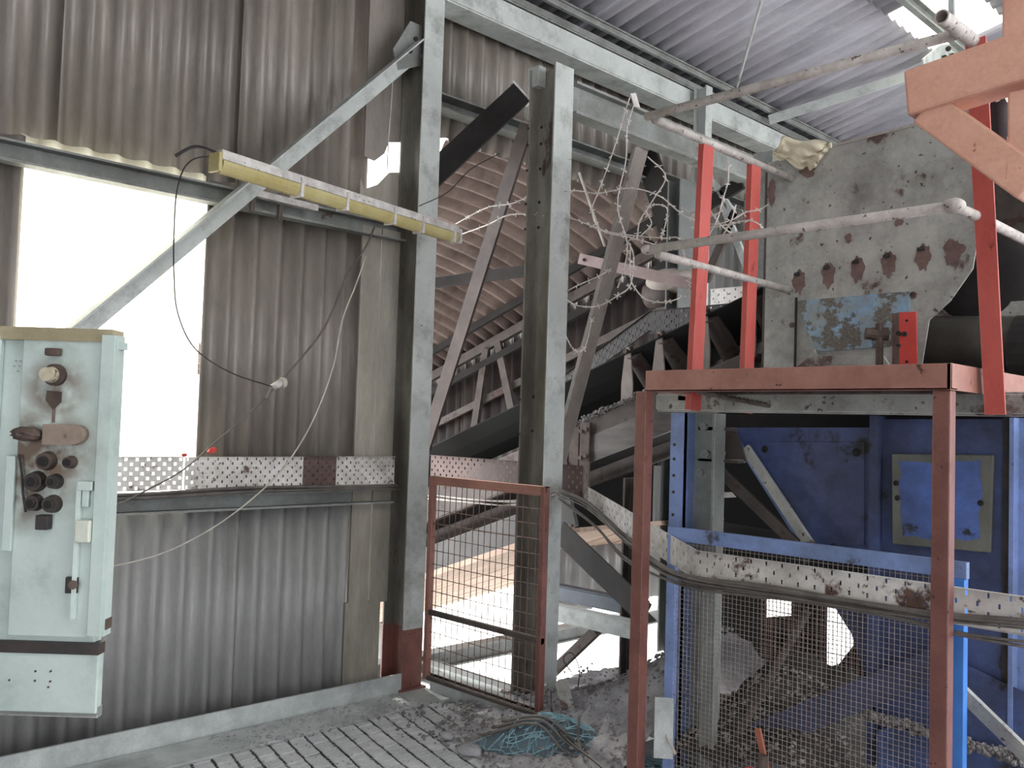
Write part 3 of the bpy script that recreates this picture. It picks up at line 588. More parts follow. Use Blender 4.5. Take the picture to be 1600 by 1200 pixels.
# lower ledge, tensioner, bracket
MB().plate([h(1242, 575, 4.36), h(1260, 560, 4.36), h(1272, 546, 4.36), h(1276, 556, 4.36), h(1380, 556, 4.36), h(1392, 576, 4.36)], .02).build('angle_ledge', plate_g, hp)
mb = MB().tube([h(1362, 522, 4.30), h(1388, 522, 4.34)], .032, 14).tube([h(1352, 521, 4.28), h(1364, 522, 4.30)], .028, 12).tube([h(1374, 505, 4.3), h(1374, 572, 4.33)], .018, 10)
mb.build('tensioner', soot, hp)
rbk = thing('red_bracket', h(1412, 572, 4.3), 'small bright red slotted bracket standing at the hopper foot', 'bracket')
MB().plate([h(1405, 488, 4.30), h(1431, 487, 4.30), h(1433, 574, 4.30), h(1406, 574, 4.30)], .008).build('flange', redbright, rbk)
MB().plate([h(1394, 490, 4.33), h(1405, 488, 4.30), h(1406, 574, 4.30), h(1394, 574, 4.33)], .008).build('web', rustm, rbk)
for x, y, r in ((1417, 501, .007), (1417, 565, .007), (1405, 521, .012), (1414, 522, .012), (1405, 540, .009)):
    c_ = h(x, y, 4.295); MB().tube([c_, c_-V((0, .012 if r > .008 else .003, 0))], r, 8).build('bolt', darksteel, rbk)
# cloth draped on the hopper top
def clothf(u, v):
    p = [(1209, 243), (1222, 214), (1290, 222), (1300, 226)]; q = [(1209, 243), (1255, 262), (1270, 265), (1272, 255)]
    def lerp(P, t): t *= 3; i = min(int(t), 2); f = t-i; return (P[i][0]*(1-f)+P[i+1][0]*f, P[i][1]*(1-f)+P[i+1][1]*f)
    a, b = lerp(p, u), lerp(q, u); x, y = a[0]*(1-v)+b[0]*v, a[1]*(1-v)+b[1]*v
    bul = math.sin(math.pi*min(1, v*1.05))*math.sin(math.pi*u)
    return at(x, y, 'Y', HY-.02-.035*bul+.014*math.sin(u*17+v*6)+.01*math.sin(v*19-u*9))+V((0, 0, .01*math.sin(u*23+v*11)))
mb = MB().grid(clothf, 26, 16)
mb.build('draped_cloth', clothm, None, 'crumpled dirty cream cloth hanging over the top left corner of the hopper', 'cloth', smooth=True, solid=.01)

# ------------------------------------------------------------------ orange frame, upper right, and torn drum behind it
of = thing('orange_frame', at(1600, 300, 'Y', 2.3), 'salmon-orange steel frame with triangular bracing at the upper right', 'frame')
oy = 2.3
a, b = at(1425, 153, 'Y', oy), at(1600, 96, 'Y', oy); e = a+(b-a)*3.2
MB().bar(a, e, .09, .118, up=(0, 0, 1)).build('top_beam', orange, of, bevel=.008)
a, b = at(1440, 178, 'Y', oy), at(1600, 280, 'Y', oy); e = a+(b-a)*1.1
MB().bar(a+V((.02, 0, .004)), e, .07, .085).build('diagonal_strut', orange, of, bevel=.006)
x_ = at(1588, 100, 'Y', oy).x+.012
MB().box((x_-.022, oy-.03, 2.185), (x_+.05, oy+.03, 2.405)).build('upright', orange, of, bevel=.006)
x2 = at(1592, 40, 'Y', oy).x
MB().box((x2-.028, oy-.03, 2.53), (x2+.04, oy+.03, 3.2)).build('upright', orange, of, bevel=.006)
MB().tube([(x_-.02, oy-.034, 2.2), (x_-.02, oy-.031, 2.30)], .0025, 6).build('weld_bead', orange, of)
MB().box((x2+.2, oy-.04, 0), (x2+.3, oy+.04, 3.2)).build('rear_leg', orange, of)
dr = thing('dark_cylinder', h(1568, 240, 4.2), 'dark upright cylinder with a torn white label behind the orange frame', 'cylinder')
p0, p1 = h(1568, 262, 4.2), h(1562, 140, 4.2)
MB().tube([p0, p1], .052, 18).build('barrel', M('dark_maroon_drum', '38262a', '2a1c20', 5, .5), dr, smooth=True)
mb = MB(); q = (p1-p0)
n = 24
vs = [p0+q*(.93)+V((math.cos(2*math.pi*k/n)*.054, math.sin(2*math.pi*k/n)*.054, 0)) for k in range(n)]+[p0+q*(.82+.05*math.sin(k*2.3))+V((math.cos(2*math.pi*k/n)*.054, math.sin(2*math.pi*k/n)*.054, 0)) for k in range(n)]
mb.add(vs, [(k, (k+1) % n, n+(k+1) % n, n+k) for k in range(n)]); mb.build('torn_label', whitem, dr)
# ------------------------------------------------------------------ blue machine frame below the platform
BY = 3.72
bc = thing('blue_column', (-2.57, BY, 0), 'pale blue steel channel column under the left side of the platform', 'column')
MB().box((-2.68, BY, 0), (-2.66+.07, BY+.01, 1.685)).build('flange', blue_l, bc)
MB().box((-2.60, BY+.0, 0), (-2.59, BY+.09, 1.685)).build('return_web', blue_l, bc)
MB().box((-2.59, BY+.08, 0), (-2.44, BY+.09, 1.685)).build('web', mint_d, bc)
MB().box((-2.44, BY-.0, 0), (-2.428, BY+.09, 1.685)).build('flange', mint_d, bc)
mb = MB()
for z in (1.53, 1.46, 1.38, 1.30, 1.19): mb.tube([(-2.655, BY-.003, z), (-2.655, BY+.001, z)], .008, 8)
mb.build('bolt_hole', black, bc)
for x_, z in ((-2.52, 1.49), (-2.55, 1.40), (-2.535, 1.62)):
    MB().tube([(x_, BY+.08, z), (x_, BY+.06, z)], .018, 10).build('bolt', mint_d, bc)
hc = thing('support_channel', (-1.9, BY, 1.69), 'dusty grey channel across the top of the blue column beneath the platform', 'beam')
MB().chan((-2.75, BY-.02, 1.735), (-.9, BY-.02, 1.735), -.08, .09).build('web', plate_g, hc)
MB().box((-2.62, BY-.03, 1.745), (-2.5, BY-.02, 1.765)).build('slot', black, hc)
y_ = 3.98
bp_ = thing('blue_chute', (-1.9, y_, .9), 'sooty blue chute casing with tapered left plate and square access cover', 'chute')
B = lambda x, y, yy=None: at(x, y, 'Y', yy if yy is not None else y_)
MB().plate([B(1138, 668), B(1366, 668), B(1366, 860), B(1262, 862)], .012).build('tapered_plate', blue_p, bp_)
MB().bar(B(1140, 670, y_-.01), B(1262, 862, y_-.01), .03, .02).build('edge_angle', blue_l, bp_)
MB().plate([B(1176, 690, y_-.008), B(1350, 690, y_-.008), B(1350, 852, y_-.008), B(1268, 852, y_-.008)], .006).build('stiffener_plate', blue_p, bp_, bevel=.002)
MB().box((B(1366, 700).x, y_-.05, .2), (B(1380, 700).x, y_+.02, 1.69)).build('corner_angle', blue_p, bp_)
MB().plate([B(1380, 655), B(1570, 655), B(1566, 1210), B(1374, 1200)], .012).build('side_plate', blue_p, bp_)
k = MB().plate([B(1393, 709, y_-.03), B(1552, 711, y_-.03), B(1547, 864, y_-.03), B(1394, 850, y_-.03)], .025).build('access_cover', M('worn_olive_plate', '77776e', '62635c', 5, .6, rust='44413e', amt=.36), bp_, bevel=.004)
rr = random.Random(4); pg = []
for (xa, ya), (xb, yb) in (((1406, 724), (1535, 722)), ((1535, 722), (1528, 845)), ((1528, 845), (1407, 838)), ((1407, 838), (1406, 724))):
    for t_ in range(6): pg.append(B(xa+(xb-xa)*t_/6+rr.uniform(-4, 4), ya+(yb-ya)*t_/6+rr.uniform(-4, 4), y_-.031))
MB().plate(pg, .002).build('blue_panel', blue, k, label='scuffed blue painted middle of the cover')
for x, y in ((1402, 778), (1532, 786), (1400, 755)): MB().ball(B(x, y, y_-.035), .012, 8, 5).build('bolt', darksteel, k)
MB().box((B(1570, 700).x, y_-.02, .2), (B(1580, 700).x, y_-.01, 1.69)).build('gap_strip', black, bp_)
MB().box((B(1585, 700).x, y_-.06, .2), (B(1592, 700).x, y_+.01, 1.69)).box((B(1592, 700).x, y_, .2), (B(1592, 700).x+.4, y_+.01, 1.69)).build('outer_plate', blue_l, bp_)
MB().plate([B(1366, 628, 4.02), B(1640, 630, 4.02), B(1640, 668, 4.02), B(1366, 662, 4.02)], .02).build('added_dark_strip', darksteel, bp_)  # dark strips added to block the bright gap above the blue plates
MB().plate([B(1100, 648, 4.3), B(1380, 648, 4.3), B(1380, 670, 4.3), B(1100, 670, 4.3)], .02).build('added_dark_strip', darksteel, bp_)
for x, y, r in ((1338, 707, .02), (1195, 702, .018)): MB().ball(B(x, y, y_-.01), r, 8, 5, (1, .4, 1)).build('bolt', darksteel, bp_)
# plates between column and chute
gpz = thing('bolted_bracket', B(1120, 720, 3.85), 'dark bolted bracket plate between the blue column and tapered plate', 'bracket')
MB().plate([B(1098, 672, 3.85), B(1150, 672, 3.85), B(1165, 718, 3.85), B(1098, 718, 3.85)], .01).build('plate', dirtysteel, gpz)
MB().box((B(1098, 670, 3.84).x, 3.80, B(1098, 672, 3.85).z), (B(1150, 672, 3.85).x, 3.86, B(1098, 667, 3.85).z)).build('top_flange', dirtysteel, gpz)
MB().box((B(1098, 718, 3.84).x, 3.80, B(1098, 720, 3.85).z), (B(1162, 718, 3.85).x, 3.86, B(1098, 716, 3.85).z)).build('bottom_flange', dirtysteel, gpz)
for x, y in ((1106, 684), (1106, 708), (1130, 708), (1118, 696)): MB().ball(B(x, y, 3.845), .015, 8, 5, (1, .6, 1)).build('bolt', mint_d, gpz)
for lab, pts, w_, m in (('steep sooty diagonal bar left of the tapered blue plate', ((1108, 720), (1250, 856)), .05, dirtysteel), ('paler diagonal bar under the edge of the tapered blue plate', ((1165, 700), (1270, 858)), .045, plate_g)):
    MB().bar(B(*pts[0], 3.9), B(*pts[1], 3.85), .02, w_).build('diagonal_bar', m, None, lab, 'bar')
for lab, pts in (('upper white scrap of perforated strip beside the bolted bracket', ((1138, 716), (1162, 719), (1165, 723), (1140, 721))), ('white slotted strip behind the diagonal bars', ((1109, 769), (1143, 769), (1150, 777), (1107, 779)))):
    MB().plate([B(x, y, 4.0) for x, y in pts], .004).build('strip_scrap', tray_m, None, lab, 'strip')
MB().tube(curve([B(1114, 771, 3.97), B(1122, 782, 3.95), B(1128, 798, 3.95), B(1129, 812, 3.96)]), .006, 8).build('hanging_cable', cable_w, None, 'short white cable end hanging from the slotted strip', 'cable', smooth=True)
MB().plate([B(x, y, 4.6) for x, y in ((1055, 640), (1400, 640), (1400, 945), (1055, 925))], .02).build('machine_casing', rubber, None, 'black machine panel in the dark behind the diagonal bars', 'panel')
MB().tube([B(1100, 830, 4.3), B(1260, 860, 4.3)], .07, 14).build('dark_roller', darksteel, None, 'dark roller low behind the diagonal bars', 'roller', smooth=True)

# mesh cage in front
GY = 3.45
cg = thing('mesh_cage', (-1.85, GY, 0), 'blue framed fine wire mesh cage below the platform', 'cage')
MB().box((-2.49, GY, 1.105), (-1.205, GY+.03, 1.165)).build('top_rail', blue_l, cg, bevel=.002)
MB().box((-2.49, GY, 0), (-2.445, GY+.03, 1.105)).build('stile', blue_l, cg, bevel=.002)
MB().box((-1.27, GY-.02, 0), (-1.205, GY+.02, 1.105)).build('stile', blue_b, cg, bevel=.002)
MB().box((-2.49, GY, 0), (-1.205, GY+.03, .05)).build('bottom_rail', blue_p, cg)
MB().box((-2.40, GY+.15, 0), (-2.33, GY+.19, 1.1)).build('inner_stile', mint_d, cg)
mb = MB(); n = 58
for i in range(n): x = -2.445+1.18*(i+.5)/n; mb.bar((x, GY+.004, .05), (x, GY+.004, 1.105), .0016, .0016)
n = 52
for i in range(n): z = .05+1.055*(i+.5)/n; mb.bar((-2.445, GY+.002, z), (-1.27, GY+.002, z), .0016, .0016)
mb.build('wire_mesh', wirem, cg)
# inside the cage
for lab, a, b, w_, hh, m in (('thin rusty round bar leaning inside the mesh cage', B(1262, 955, 3.8), B(1130, 1190, 3.75), 0, .018, dirtysteel),
                    ('broad slate-blue beam slanting up through the mesh cage', B(1150, 1165, 3.85), B(1470, 1035, 3.85), .04, .12, M('slate_blue_paint', '4b4f6b', '3e4158', 5, .6, rust='2f2d33', amt=.35)),):
    (MB().tube([a, b], hh, 10) if w_ == 0 else MB().bar(a, b, w_, hh)).build('slanting_beam' if w_ else 'round_bar', m, None, lab, 'beam' if w_ else 'bar')
MB().plate([B(x, y, 4.05) for x, y in ((1295, 935), (1390, 950), (1400, 1010), (1365, 1045), (1350, 1050), (1330, 990))], .01).build('chute_wing', M('slate_blue_paint', '4b4f6b'), None, 'dark grey wedge plate hanging at the top of the cage interior', 'plate')
lowp = thing('blue_trough', B(1480, 1120, 4.0), 'blue lower trough casing with a dusty ledge behind the right cage stile', 'trough')
MB().plate([B(x, y, 3.93) for x, y in ((1365, 1050), (1500, 1035), (1640, 1100), (1640, 1190), (1500, 1160), (1362, 1128))], .01).build('upper_plate', blue_p, lowp)
MB().plate([B(x, y, 3.88) for x, y in ((1372, 1142), (1390, 1136), (1500, 1165), (1640, 1210), (1640, 1300), (1370, 1300))], .01).build('lower_plate', blue, lowp)
mb = MB(); a, b = B(1345, 1115, 3.88), B(1600, 1190, 3.88)
for i in range(380):
    t_ = R.random(); q = a+(b-a)*t_+V((0, R.uniform(-.04, .03), R.uniform(-.012, .02))); mb.ball(q, R.uniform(.004, .014), 6, 4, jit=.3)
mb.build('ledge_debris', rock, lowp, kind='stuff')
MB().bar(B(1500, 1078, 3.55), B(1640, 1215, 3.5), .02, .05).build('diagonal_bar', plate_g, None, 'grey diagonal bar right of the bright blue cage stile', 'bar')
mb = MB(); yp = 5.2; cols = (1040, 1195, 1236, 1290, 1333, 1700); rows = (880, 912, 930, 1000, 1052, 1330)
for i in range(5):
    for j_ in range(5):
        if (i == 1 and j_ in (1, 2)) or (i == 3 and j_ in (2, 3)): continue
        mb.plate([B(cols[i], rows[j_], yp), B(cols[i+1], rows[j_], yp), B(cols[i+1], rows[j_+1], yp), B(cols[i], rows[j_+1], yp)], .02)
mb.plate([B(1190, 965, yp), B(1190, 1003, yp), B(1240, 1003, yp), B(1240, 962, yp)], .015); mb.plate([B(1300, 925, yp), B(1340, 925, yp), B(1340, 1000, yp)], .015); mb.plate([B(1340, 1000, yp), B(1340, 1056, yp), B(1296, 1056, yp)], .015)
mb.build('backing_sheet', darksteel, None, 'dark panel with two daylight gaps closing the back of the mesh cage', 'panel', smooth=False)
mb = MB()
for i in range(34): x = -3.0+i*.026; mb.bar((x, 5.15, .1), (x, 5.15, 1.0), .004, .004)
for i in range(34): z = .1+i*.026; mb.bar((-3.0, 5.155, z), (-2.1, 5.155, z), .004, .004)
mb.build('rear_mesh', wired, None, 'second wire mesh over the daylight gaps at the back of the cage', 'mesh')
# ------------------------------------------------------------------ conveyor
s = .35; BL = lambda x: 1.95+s*(x+4)
cv = thing('belt_conveyor', (-4, 4.9, 1.3), 'inclined black belt conveyor climbing from the left into the hopper', 'conveyor')
sl_ = V((1, 0, s)).normalized()
mb = MB(); prof = [(4.55, 0), (4.66, -.075), (4.78, -.13), (5.06, -.13), (5.18, -.075), (5.3, 0)]
X0, X1 = -9.5, -2.55
def bf(u, v): k = v*5; i = min(int(k), 4); f = k-i; y = prof[i][0]*(1-f)+prof[i+1][0]*f; z = prof[i][1]*(1-f)+prof[i+1][1]*f; x = X0+(X1-X0)*u; return V((x, y, BL(x)+z))
mb.grid(bf, 2, 5); mb.build('belt', rubber, cv, solid=.012)
MB().plate([(X0, 4.6, BL(X0)-.50), (X1, 4.6, BL(X1)-.50), (X1, 5.25, BL(X1)-.50), (X0, 5.25, BL(X0)-.50)], .012).build('return_belt', rubber, cv)
for yy, nm in ((4.50, 'stringer'), (5.36, 'stringer')):
    a = V((-9.5, yy, BL(-9.5)-.47)); b = V((-2.75, yy, BL(-2.75)-.47)); MB().chan(a, b, -.06 if yy < 5 else .06, .24).build(nm, dirtysteel, cv)
a, b = V((-3.88, 4.49, BL(-3.88)-.54)), V((-2.9, 4.49, BL(-2.9)-.54))
MB().bar(a, b, .015, .16).build('side_cover', M('smooth_dark_cover', '66605c', '4b4643', 3, .35, st=(1, 1, 6)), cv)
for xx in (-4.08, -3.97, -3.88):
    z = BL(xx)-.36; MB().box((xx-.04, 4.46, z-.42), (xx+.04, 4.475, z)).build('splice_plate', soot, cv)
for xx in (-4.1, -4.02, -3.9, -3.86):
    for dz in (.05, .22): MB().tube([(xx, 4.455, BL(xx)-.36-dz), (xx, 4.44, BL(xx)-.36-dz)], .014, 8).build('bolt', dirtysteel, cv)
mb = MB()
for i in range(900):
    xx = R.uniform(-4.3, -3.2); mb.ball((xx, R.uniform(4.46, 4.62), BL(xx)-.345+R.uniform(0, .035)), R.uniform(.004, .015), 6, 4, (1, 1, .6), .3)
mb.build('spilled_dust', rock, cv, kind='stuff')
def tubr(mb, a, b, r): mb.tube([a, b], r, 18)
def idler(x):
    z = BL(x)
    d0 = V((0, .075, -.115)).normalized()
    a, b = V((x+.02, 4.585, z+.0)), V((x+.02, 4.86, z-.26))
    r1 = MB().tube([a, b], .06, 20).build('wing_roller', dirtysteel, cv, smooth=False)
    MB().tube([a-(b-a).normalized()*.05, b+(b-a).normalized()*.02], .012, 8).build('axle', soot, r1)
    MB().tube([V((x, 4.81, z-.2)), V((x, 5.04, z-.2))], .052, 18).build('centre_roller', dirtysteel, cv)
    MB().tube([V((x, 5.25, z+.0)), V((x, 5.06, z-.2))], .052, 18).build('wing_roller', dirtysteel, cv)
    w0, w1 = .022, .045; y = 4.55
    MB().plate([(x-w0, y, z-.0), (x-.015, y, z+.03), (x+.015, y, z+.03), (x+w0, y, z-.0), (x+w0+.01, y, z-.09), (x+w1, y, z-.2), (x+w1, y, z-.36), (x-w1, y, z-.36), (x-w1, y, z-.2), (x-w0-.01, y, z-.09)], .01).build('idler_bracket', M('dusty_bracket', '8a7f78', '6d635d', 6, .6, rust='4f423d', amt=.4), cv)
    MB().tube([(x, y-.005, z), (x, y-.03, z)], .016, 8).build('bolt', soot, cv)
    MB().box((x-.04, 4.52, z-.37), (x+.04, 5.36, z-.34)).build('idler_base', dirtysteel, cv)
for x in (-3.62, -3.38, -3.06, -2.76): idler(x)
t = thing('cable_tray', (-4, 5.36, 2.2), 'sooty perforated tray along the far side of the conveyor belt', 'cable tray')
pa, pb, pc = at(870, 605, 'Y', 5.4), at(1017, 497, 'Y', 5.4), at(1190, 482, 'Y', 5.4)
mb = MB(); tray(mb, pa-V((0, 0, .09)), pb-V((0, 0, .09)), .14, rows=4, nrm=V((0, -1, 0)), cw=.04, hw=.01); mb.build('tray_section', tray_d, t, solid=.002)
mb = MB(); tray(mb, pb-V((0, 0, .12)), pc-V((0, 0, .12)), .17, rows=5, nrm=V((0, -1, 0)), cw=.04, hw=.01); mb.build('tray_section', tray_d, t, solid=.002)
t = thing('cable_tray', at(1130, 470, 'Y', 5.9), 'short white perforated tray piece on the far cladding above the belt', 'cable tray')
mb = MB(); a, b = at(1110, 482, 'Y', 6.2), at(1162, 478, 'Y', 6.2); tray(mb, a, b, .15, rows=5, nrm=V((0, -1, 0)), cw=.05, hw=.012); mb.build('tray_section', tray_m, t, solid=.002)
MB().box((a.x, 6.21, a.z-.02), (b.x, 6.22, a.z)).build('bracket', mint_d, t)

# ------------------------------------------------------------------ conveyor gallery outside
ga = thing('conveyor_gallery', (-6, 5.5, .2), 'brown corrugated conveyor gallery sloping down outside beyond the columns', 'gallery')
RZ = lambda y: .05*(y-4.3)-.109*(y-4.3)**2
def roofpiece(x0, x1, m):
    n = int((x1-x0)/.146*6); mb = MB()
    def f(u, v):
        x = x0+(x1-x0)*u; y = 4.25+2.4*v; return V((x, y, 4.02+s*(x+4)+RZ(y)+.034*math.cos(2*math.pi*x/.146)))
    mb.grid(f, n, 8); return mb.build('roof_sheet', m, ga, smooth=True, solid=.005)
x = -9.6
while x < -4.8: roofpiece(x, min(x+1.0, -4.68), brownsheet); x += .99
x = -9.6
while x < -4.8:
    x1 = min(x+1.0, -4.65); n = int((x1-x)/.146*6)
    def f(u, v, x=x, x1=x1): xx = x+(x1-x)*u; return V((xx, 6.68+.025*math.cos(2*math.pi*xx/.146), .95+s*(xx+4)+v*2.62))
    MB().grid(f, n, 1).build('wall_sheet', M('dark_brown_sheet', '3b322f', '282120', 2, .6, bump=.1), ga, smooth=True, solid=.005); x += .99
SL = lambda x, y, z: V((x, y, z+s*(x+4)))
def ch(name, y, z, w_, hh, x0=-9.6, x1=-4.66, m=mint_d, lab=None): return MB().bar(SL(x0, y, z), SL(x1, y, z), w_, hh).build(name, m, ga, label=lab)
ch('eaves_rail', 6.55, 3.50, .06, .09, m=dirtysteel); ch('eaves_rail', 6.5, 3.30, .05, .07, m=darksteel)
ch('side_rail', 6.58, 2.95, .04, .07, m=dirtysteel); 
dc = thing('dark_channel', at(700, 252, 'X', -4.5), 'stubby dark channel with a pale end plate jutting up in front of the upper wall', 'channel')
a, b = at(668, 282, 'X', -4.5), at(812, 148, 'X', -4.2); MB().bar(a, b, .1, .15).build('channel', darksteel, dc)
e = (b-a).normalized(); MB().bar(b, b+e*.012, .11, .17).build('end_plate', white_h, dc, label='pale end plate')
ch('roof_purlin', 6.25, 3.62, .05, .07, m=darksteel)
MB().plate([SL(-9.6, 5.75, .97), SL(-4.3, 5.75, .97), SL(-4.3, 5.75, 1.95), SL(-9.6, 5.75, 1.95)], .01).build('added_dark_sheet', rubber, ga)  # black sheet added to stand in for the darkness below the belt
for (xa, ya), (xb, yb) in (((760, 545), (742, 668)), ((778, 535), (800, 640)), ((700, 600), (712, 500))):
    if xa < 720: continue
    MB().bar(at(xa, ya, 'Y', 6.5), at(xb, yb, 'Y', 6.5), .04, .09).build('frame_post', dirtysteel, ga)
a, b = at(682, 442, 'Y', 5.3), at(830, 422, 'Y', 5.3); MB().bar(a, b, .05, .09).build('tie_bar', darksteel, ga)
a, b = at(905, 270, 'Y', 4.6), at(945, 385, 'Y', 4.6); MB().tube([a, b], .008, 6).build('tie_rod', cable_w, ga)
for i in range(15):
    y0 = 4.42+i*.152; MB().bar(SL(-9.6, y0+.07, .93+R.uniform(-.004, .004)), SL(-4.0, y0+.07, .93+R.uniform(-.004, .004)), .145, .03).build('floor_board', wood, ga)
MB().bar(SL(-9.6, 4.40, 1.04), SL(-3.9, 4.40, 1.04), .03, .2).build('kick_plate', M('grey_kick_plate', '4b4846', '393736', 4, .6, bump=.2), ga)
MB().bar(SL(-9.6, 4.39, .93), SL(-3.9, 4.39, .93), .04, .04).build('edge_trim', wood, ga)
for xx in (-8.6,): MB().bar((xx, 4.5, -2.5), (xx, 4.5, .9+s*(xx+4)), .1, .1, (1, 0, 0)).build('trestle_leg', mint_d, ga); MB().bar((xx, 6.5, -2.5), (xx, 6.5, .9+s*(xx+4)), .1, .1, (1, 0, 0)).build('trestle_leg', mint_d, ga)
# big diagonals by the opening
a, b = at(813, 190, 'Y', 4.3), at(645, 726, 'Y', 4.3)
MB().ell(a, b, .12, .012, up=(0, 1, 0)).build('diagonal_brace', M('dark_brown_angle', '453b37', '332b28', 5, .8, edge='6f645e'), None, 'broad brown diagonal angle in front of the corrugated gallery roof', 'brace')
a, b = at(1008, 236, 'Y', 4.2), at(878, 730, 'Y', 4.2)
mb = MB().ell(a, b, -.10, .012, up=(0, 1, 0)); mb.build('diagonal_brace', M('brown_grey_angle', '8a827c', '6f6762', 5, .6, rust='5a4a45', amt=.36, edge='d8d2cc'), None, 'bright-edged grey diagonal angle from the I-beam down past the belt', 'brace')
a, b = at(905, 404, 'Y', 4.9), at(1085, 445, 'Y', 4.9)
fb = thing('flat_bar', a, 'pinkish grey flat bar with a bolt hole behind the bright-edged diagonal', 'bar')
MB().bar(a, b, .012, .075).build('bar', M('pinkish_primer', '8f7c78', '7a6763', 5, .6), fb)
MB().tube([at(913, 406, 'Y', 4.88), at(913, 406, 'Y', 4.885)], .013, 10).build('bolt_hole', black, fb)
a, b = at(978, 250, 'Y', 5.0), at(1060, 470, 'Y', 5.0)
for lab, p, q, m, w_ in (('dark leaning strut behind the barbed wire, left of the inner post', (1010, 240), (1060, 400), darksteel, .2),
                      ('thin bright strut crossing the barbed wire below the I-beam', (1008, 222), (1078, 400), cable_w, .012),
                      ('grey strut sloping behind the first red post', (1060, 330), (1105, 290), mint, .05),
                      ('pale strut leaning between the two left red posts', (1100, 260), (1150, 340), mint, .04),
                      ('dark long strut rising right behind the red posts', (1040, 360), (1160, 285), darksteel, .1),
                      ('grey strut leaning left beyond the second red post', (1150, 330), (1102, 440), dirtysteel, .07),
                      ('grey strut leaning right beyond the second red post', (1130, 320), (1168, 420), mint, .05),
                      ('brown upright hanger left of the leaning strut', (985, 240), (965, 330), dirtysteel, .14)):
    a, b = at(*p, 'Y', 5.9), at(*q, 'Y', 5.9); MB().bar(a, b, .03 if w_ > .02 else .012, w_).build('strut', m, None, lab, 'strut')
dm = thing('dusty_motor', at(1040, 450, 'Y', 5.5), 'dusty pale domed motor casing above the conveyor tray', 'motor')
MB().ball(at(1050, 440, 'Y', 5.6), .2, 18, 10, (1.1, .8, .5), .03).build('dome', M('dust_covered_casing', 'a89f98', '857b74', 7, .8, bump=.3), dm, smooth=True)
MB().tube([at(1015, 462, 'Y', 5.6), at(1056, 455, 'Y', 5.6)], .10, 20).build('casing', dirtysteel, dm, smooth=True)
MB().box((at(1040, 450, 'Y', 5.6).x-.1, 5.55, 2.0), (at(1040, 450, 'Y', 5.6).x+.1, 5.7, 2.45)).build('pedestal', dirtysteel, dm)
# pale cladding panel lit behind the red posts
fc = thing('end_cladding', at(1140, 480, 'Y', 7.4), 'pale corrugated cladding glimpsed between the red posts and hopper', 'cladding')
a, b = at(1095, 470, 'Y', 7.4), at(1200, 470, 'Y', 7.4)
n = 0; x = max(a.x, -4.55)
while x < b.x: corrugated((x, 7.4, 1.6), (1, 0, 0), (0, 0, 1), (0, -1, 0), .98, 2.2).build('corrugated_sheet', M('pale_grey_sheet', 'b4b1b0', '9a9796', 3, .7), fc, smooth=True, solid=.005); x += .97
# low steel seen through the opening
a, b = at(866, 958, 'Y', 4.35), at(1000, 1000, 'Y', 4.35)
MB().chan((a.x-.25, 4.35, a.z), (b.x-.02, 4.35, a.z), -.08, .1).build('low_beam', mint, None, 'pale mint channel low behind the free-standing column', 'beam')
a = at(866, 925, 'Y', 4.7); MB().chan((a.x-.1, 4.7, a.z), (a.x+.75, 4.7, a.z), -.08, .1).build('low_beam', M('blue_grey_paint', '5d6470', '4c525d', 4, .6), None, 'blue-grey channel above the pale mint one, beyond the opening', 'beam')
MB().ell(at(866, 845, 'Y', 4.15), at(1000, 976, 'Y', 4.15), .14, .012, up=(0, 1, 0)).build('low_diagonal', M('dark_grey_paint', '4d4a49', '3c3939', 4, .6), None, 'heavy dark diagonal angle right of the free-standing column', 'brace')
MB().bar(at(932, 985, 'Y', 4.5), at(862, 1052, 'Y', 4.5), .05, .06).build('low_strut', dirtysteel, None, 'short grey strut crossing the bright ground beside the column', 'strut')
a = at(990, 900, 'Y', 4.5); MB().H((a.x, 4.5, -.6), (a.x, 4.5, 1.3), .12, .1, up=(1, 0, 0)).build('low_post', dirtysteel, None, 'narrow grey post behind the left brown platform leg', 'post')
a, b = at(600, 1032, 'Y', 4.5), at(870, 983, 'Y', 4.5)
MB().H(V((-5.15, 3.0, -.1)), V((-5.15, 9, -.1)), .12, .12).build('base_beam', mint_d, None, 'broad grey ground beam running back through the bright opening', 'beam')
MB().H(V((-5.15, 4.2, -.14)), V((-2.95, 4.2, -.14)), .12, .14).build('base_beam', mint_d, None, 'grey ground beam parallel to the floor edge in the bright opening', 'beam')

# ------------------------------------------------------------------ barbed wire
def barbed(label, pts, ax='Y', val=3.9, seed=1, r=.0038):
    rr = random.Random(seed); P = []
    for q in pts: P.append(at(q[0], q[1], ax, val+(q[2] if len(q) > 2 else 0)+rr.uniform(-.03, .03)))
    c = curve(P, 8); mb = MB().tube(c, r, 5); acc = 0
    for i in range(1, len(c)):
        acc += (c[i]-c[i-1]).length
        if acc > .075:
            acc = 0
            for k in range(2):
                d = V((rr.uniform(-1, 1), rr.uniform(-1, 1), rr.uniform(-1, 1))).normalized()*.02; mb.bar(c[i]-d, c[i]+d, .0042, .0042)
    return mb.build('barbed_wire', barb, None, label, 'barbed wire')
barbed('barbed wire strand from the light end to the free-standing column, upper of two', [(712, 350), (760, 325), (800, 318), (835, 305), (895, 298), (935, 302), (985, 294), (1030, 306), (1060, 330), (1085, 345)], seed=1)
barbed('barbed wire strand crossing the free-standing column at mid height, lower of two', [(716, 368), (760, 352), (800, 335), (860, 338), (895, 342), (950, 362), (1010, 370), (1040, 372)], seed=2)
barbed('barbed wire hanging from the lug on the I-beam down to the belt', [(985, 150), (975, 180), (965, 215), (950, 260), (935, 300), (925, 330), (940, 360), (990, 372)], seed=3)
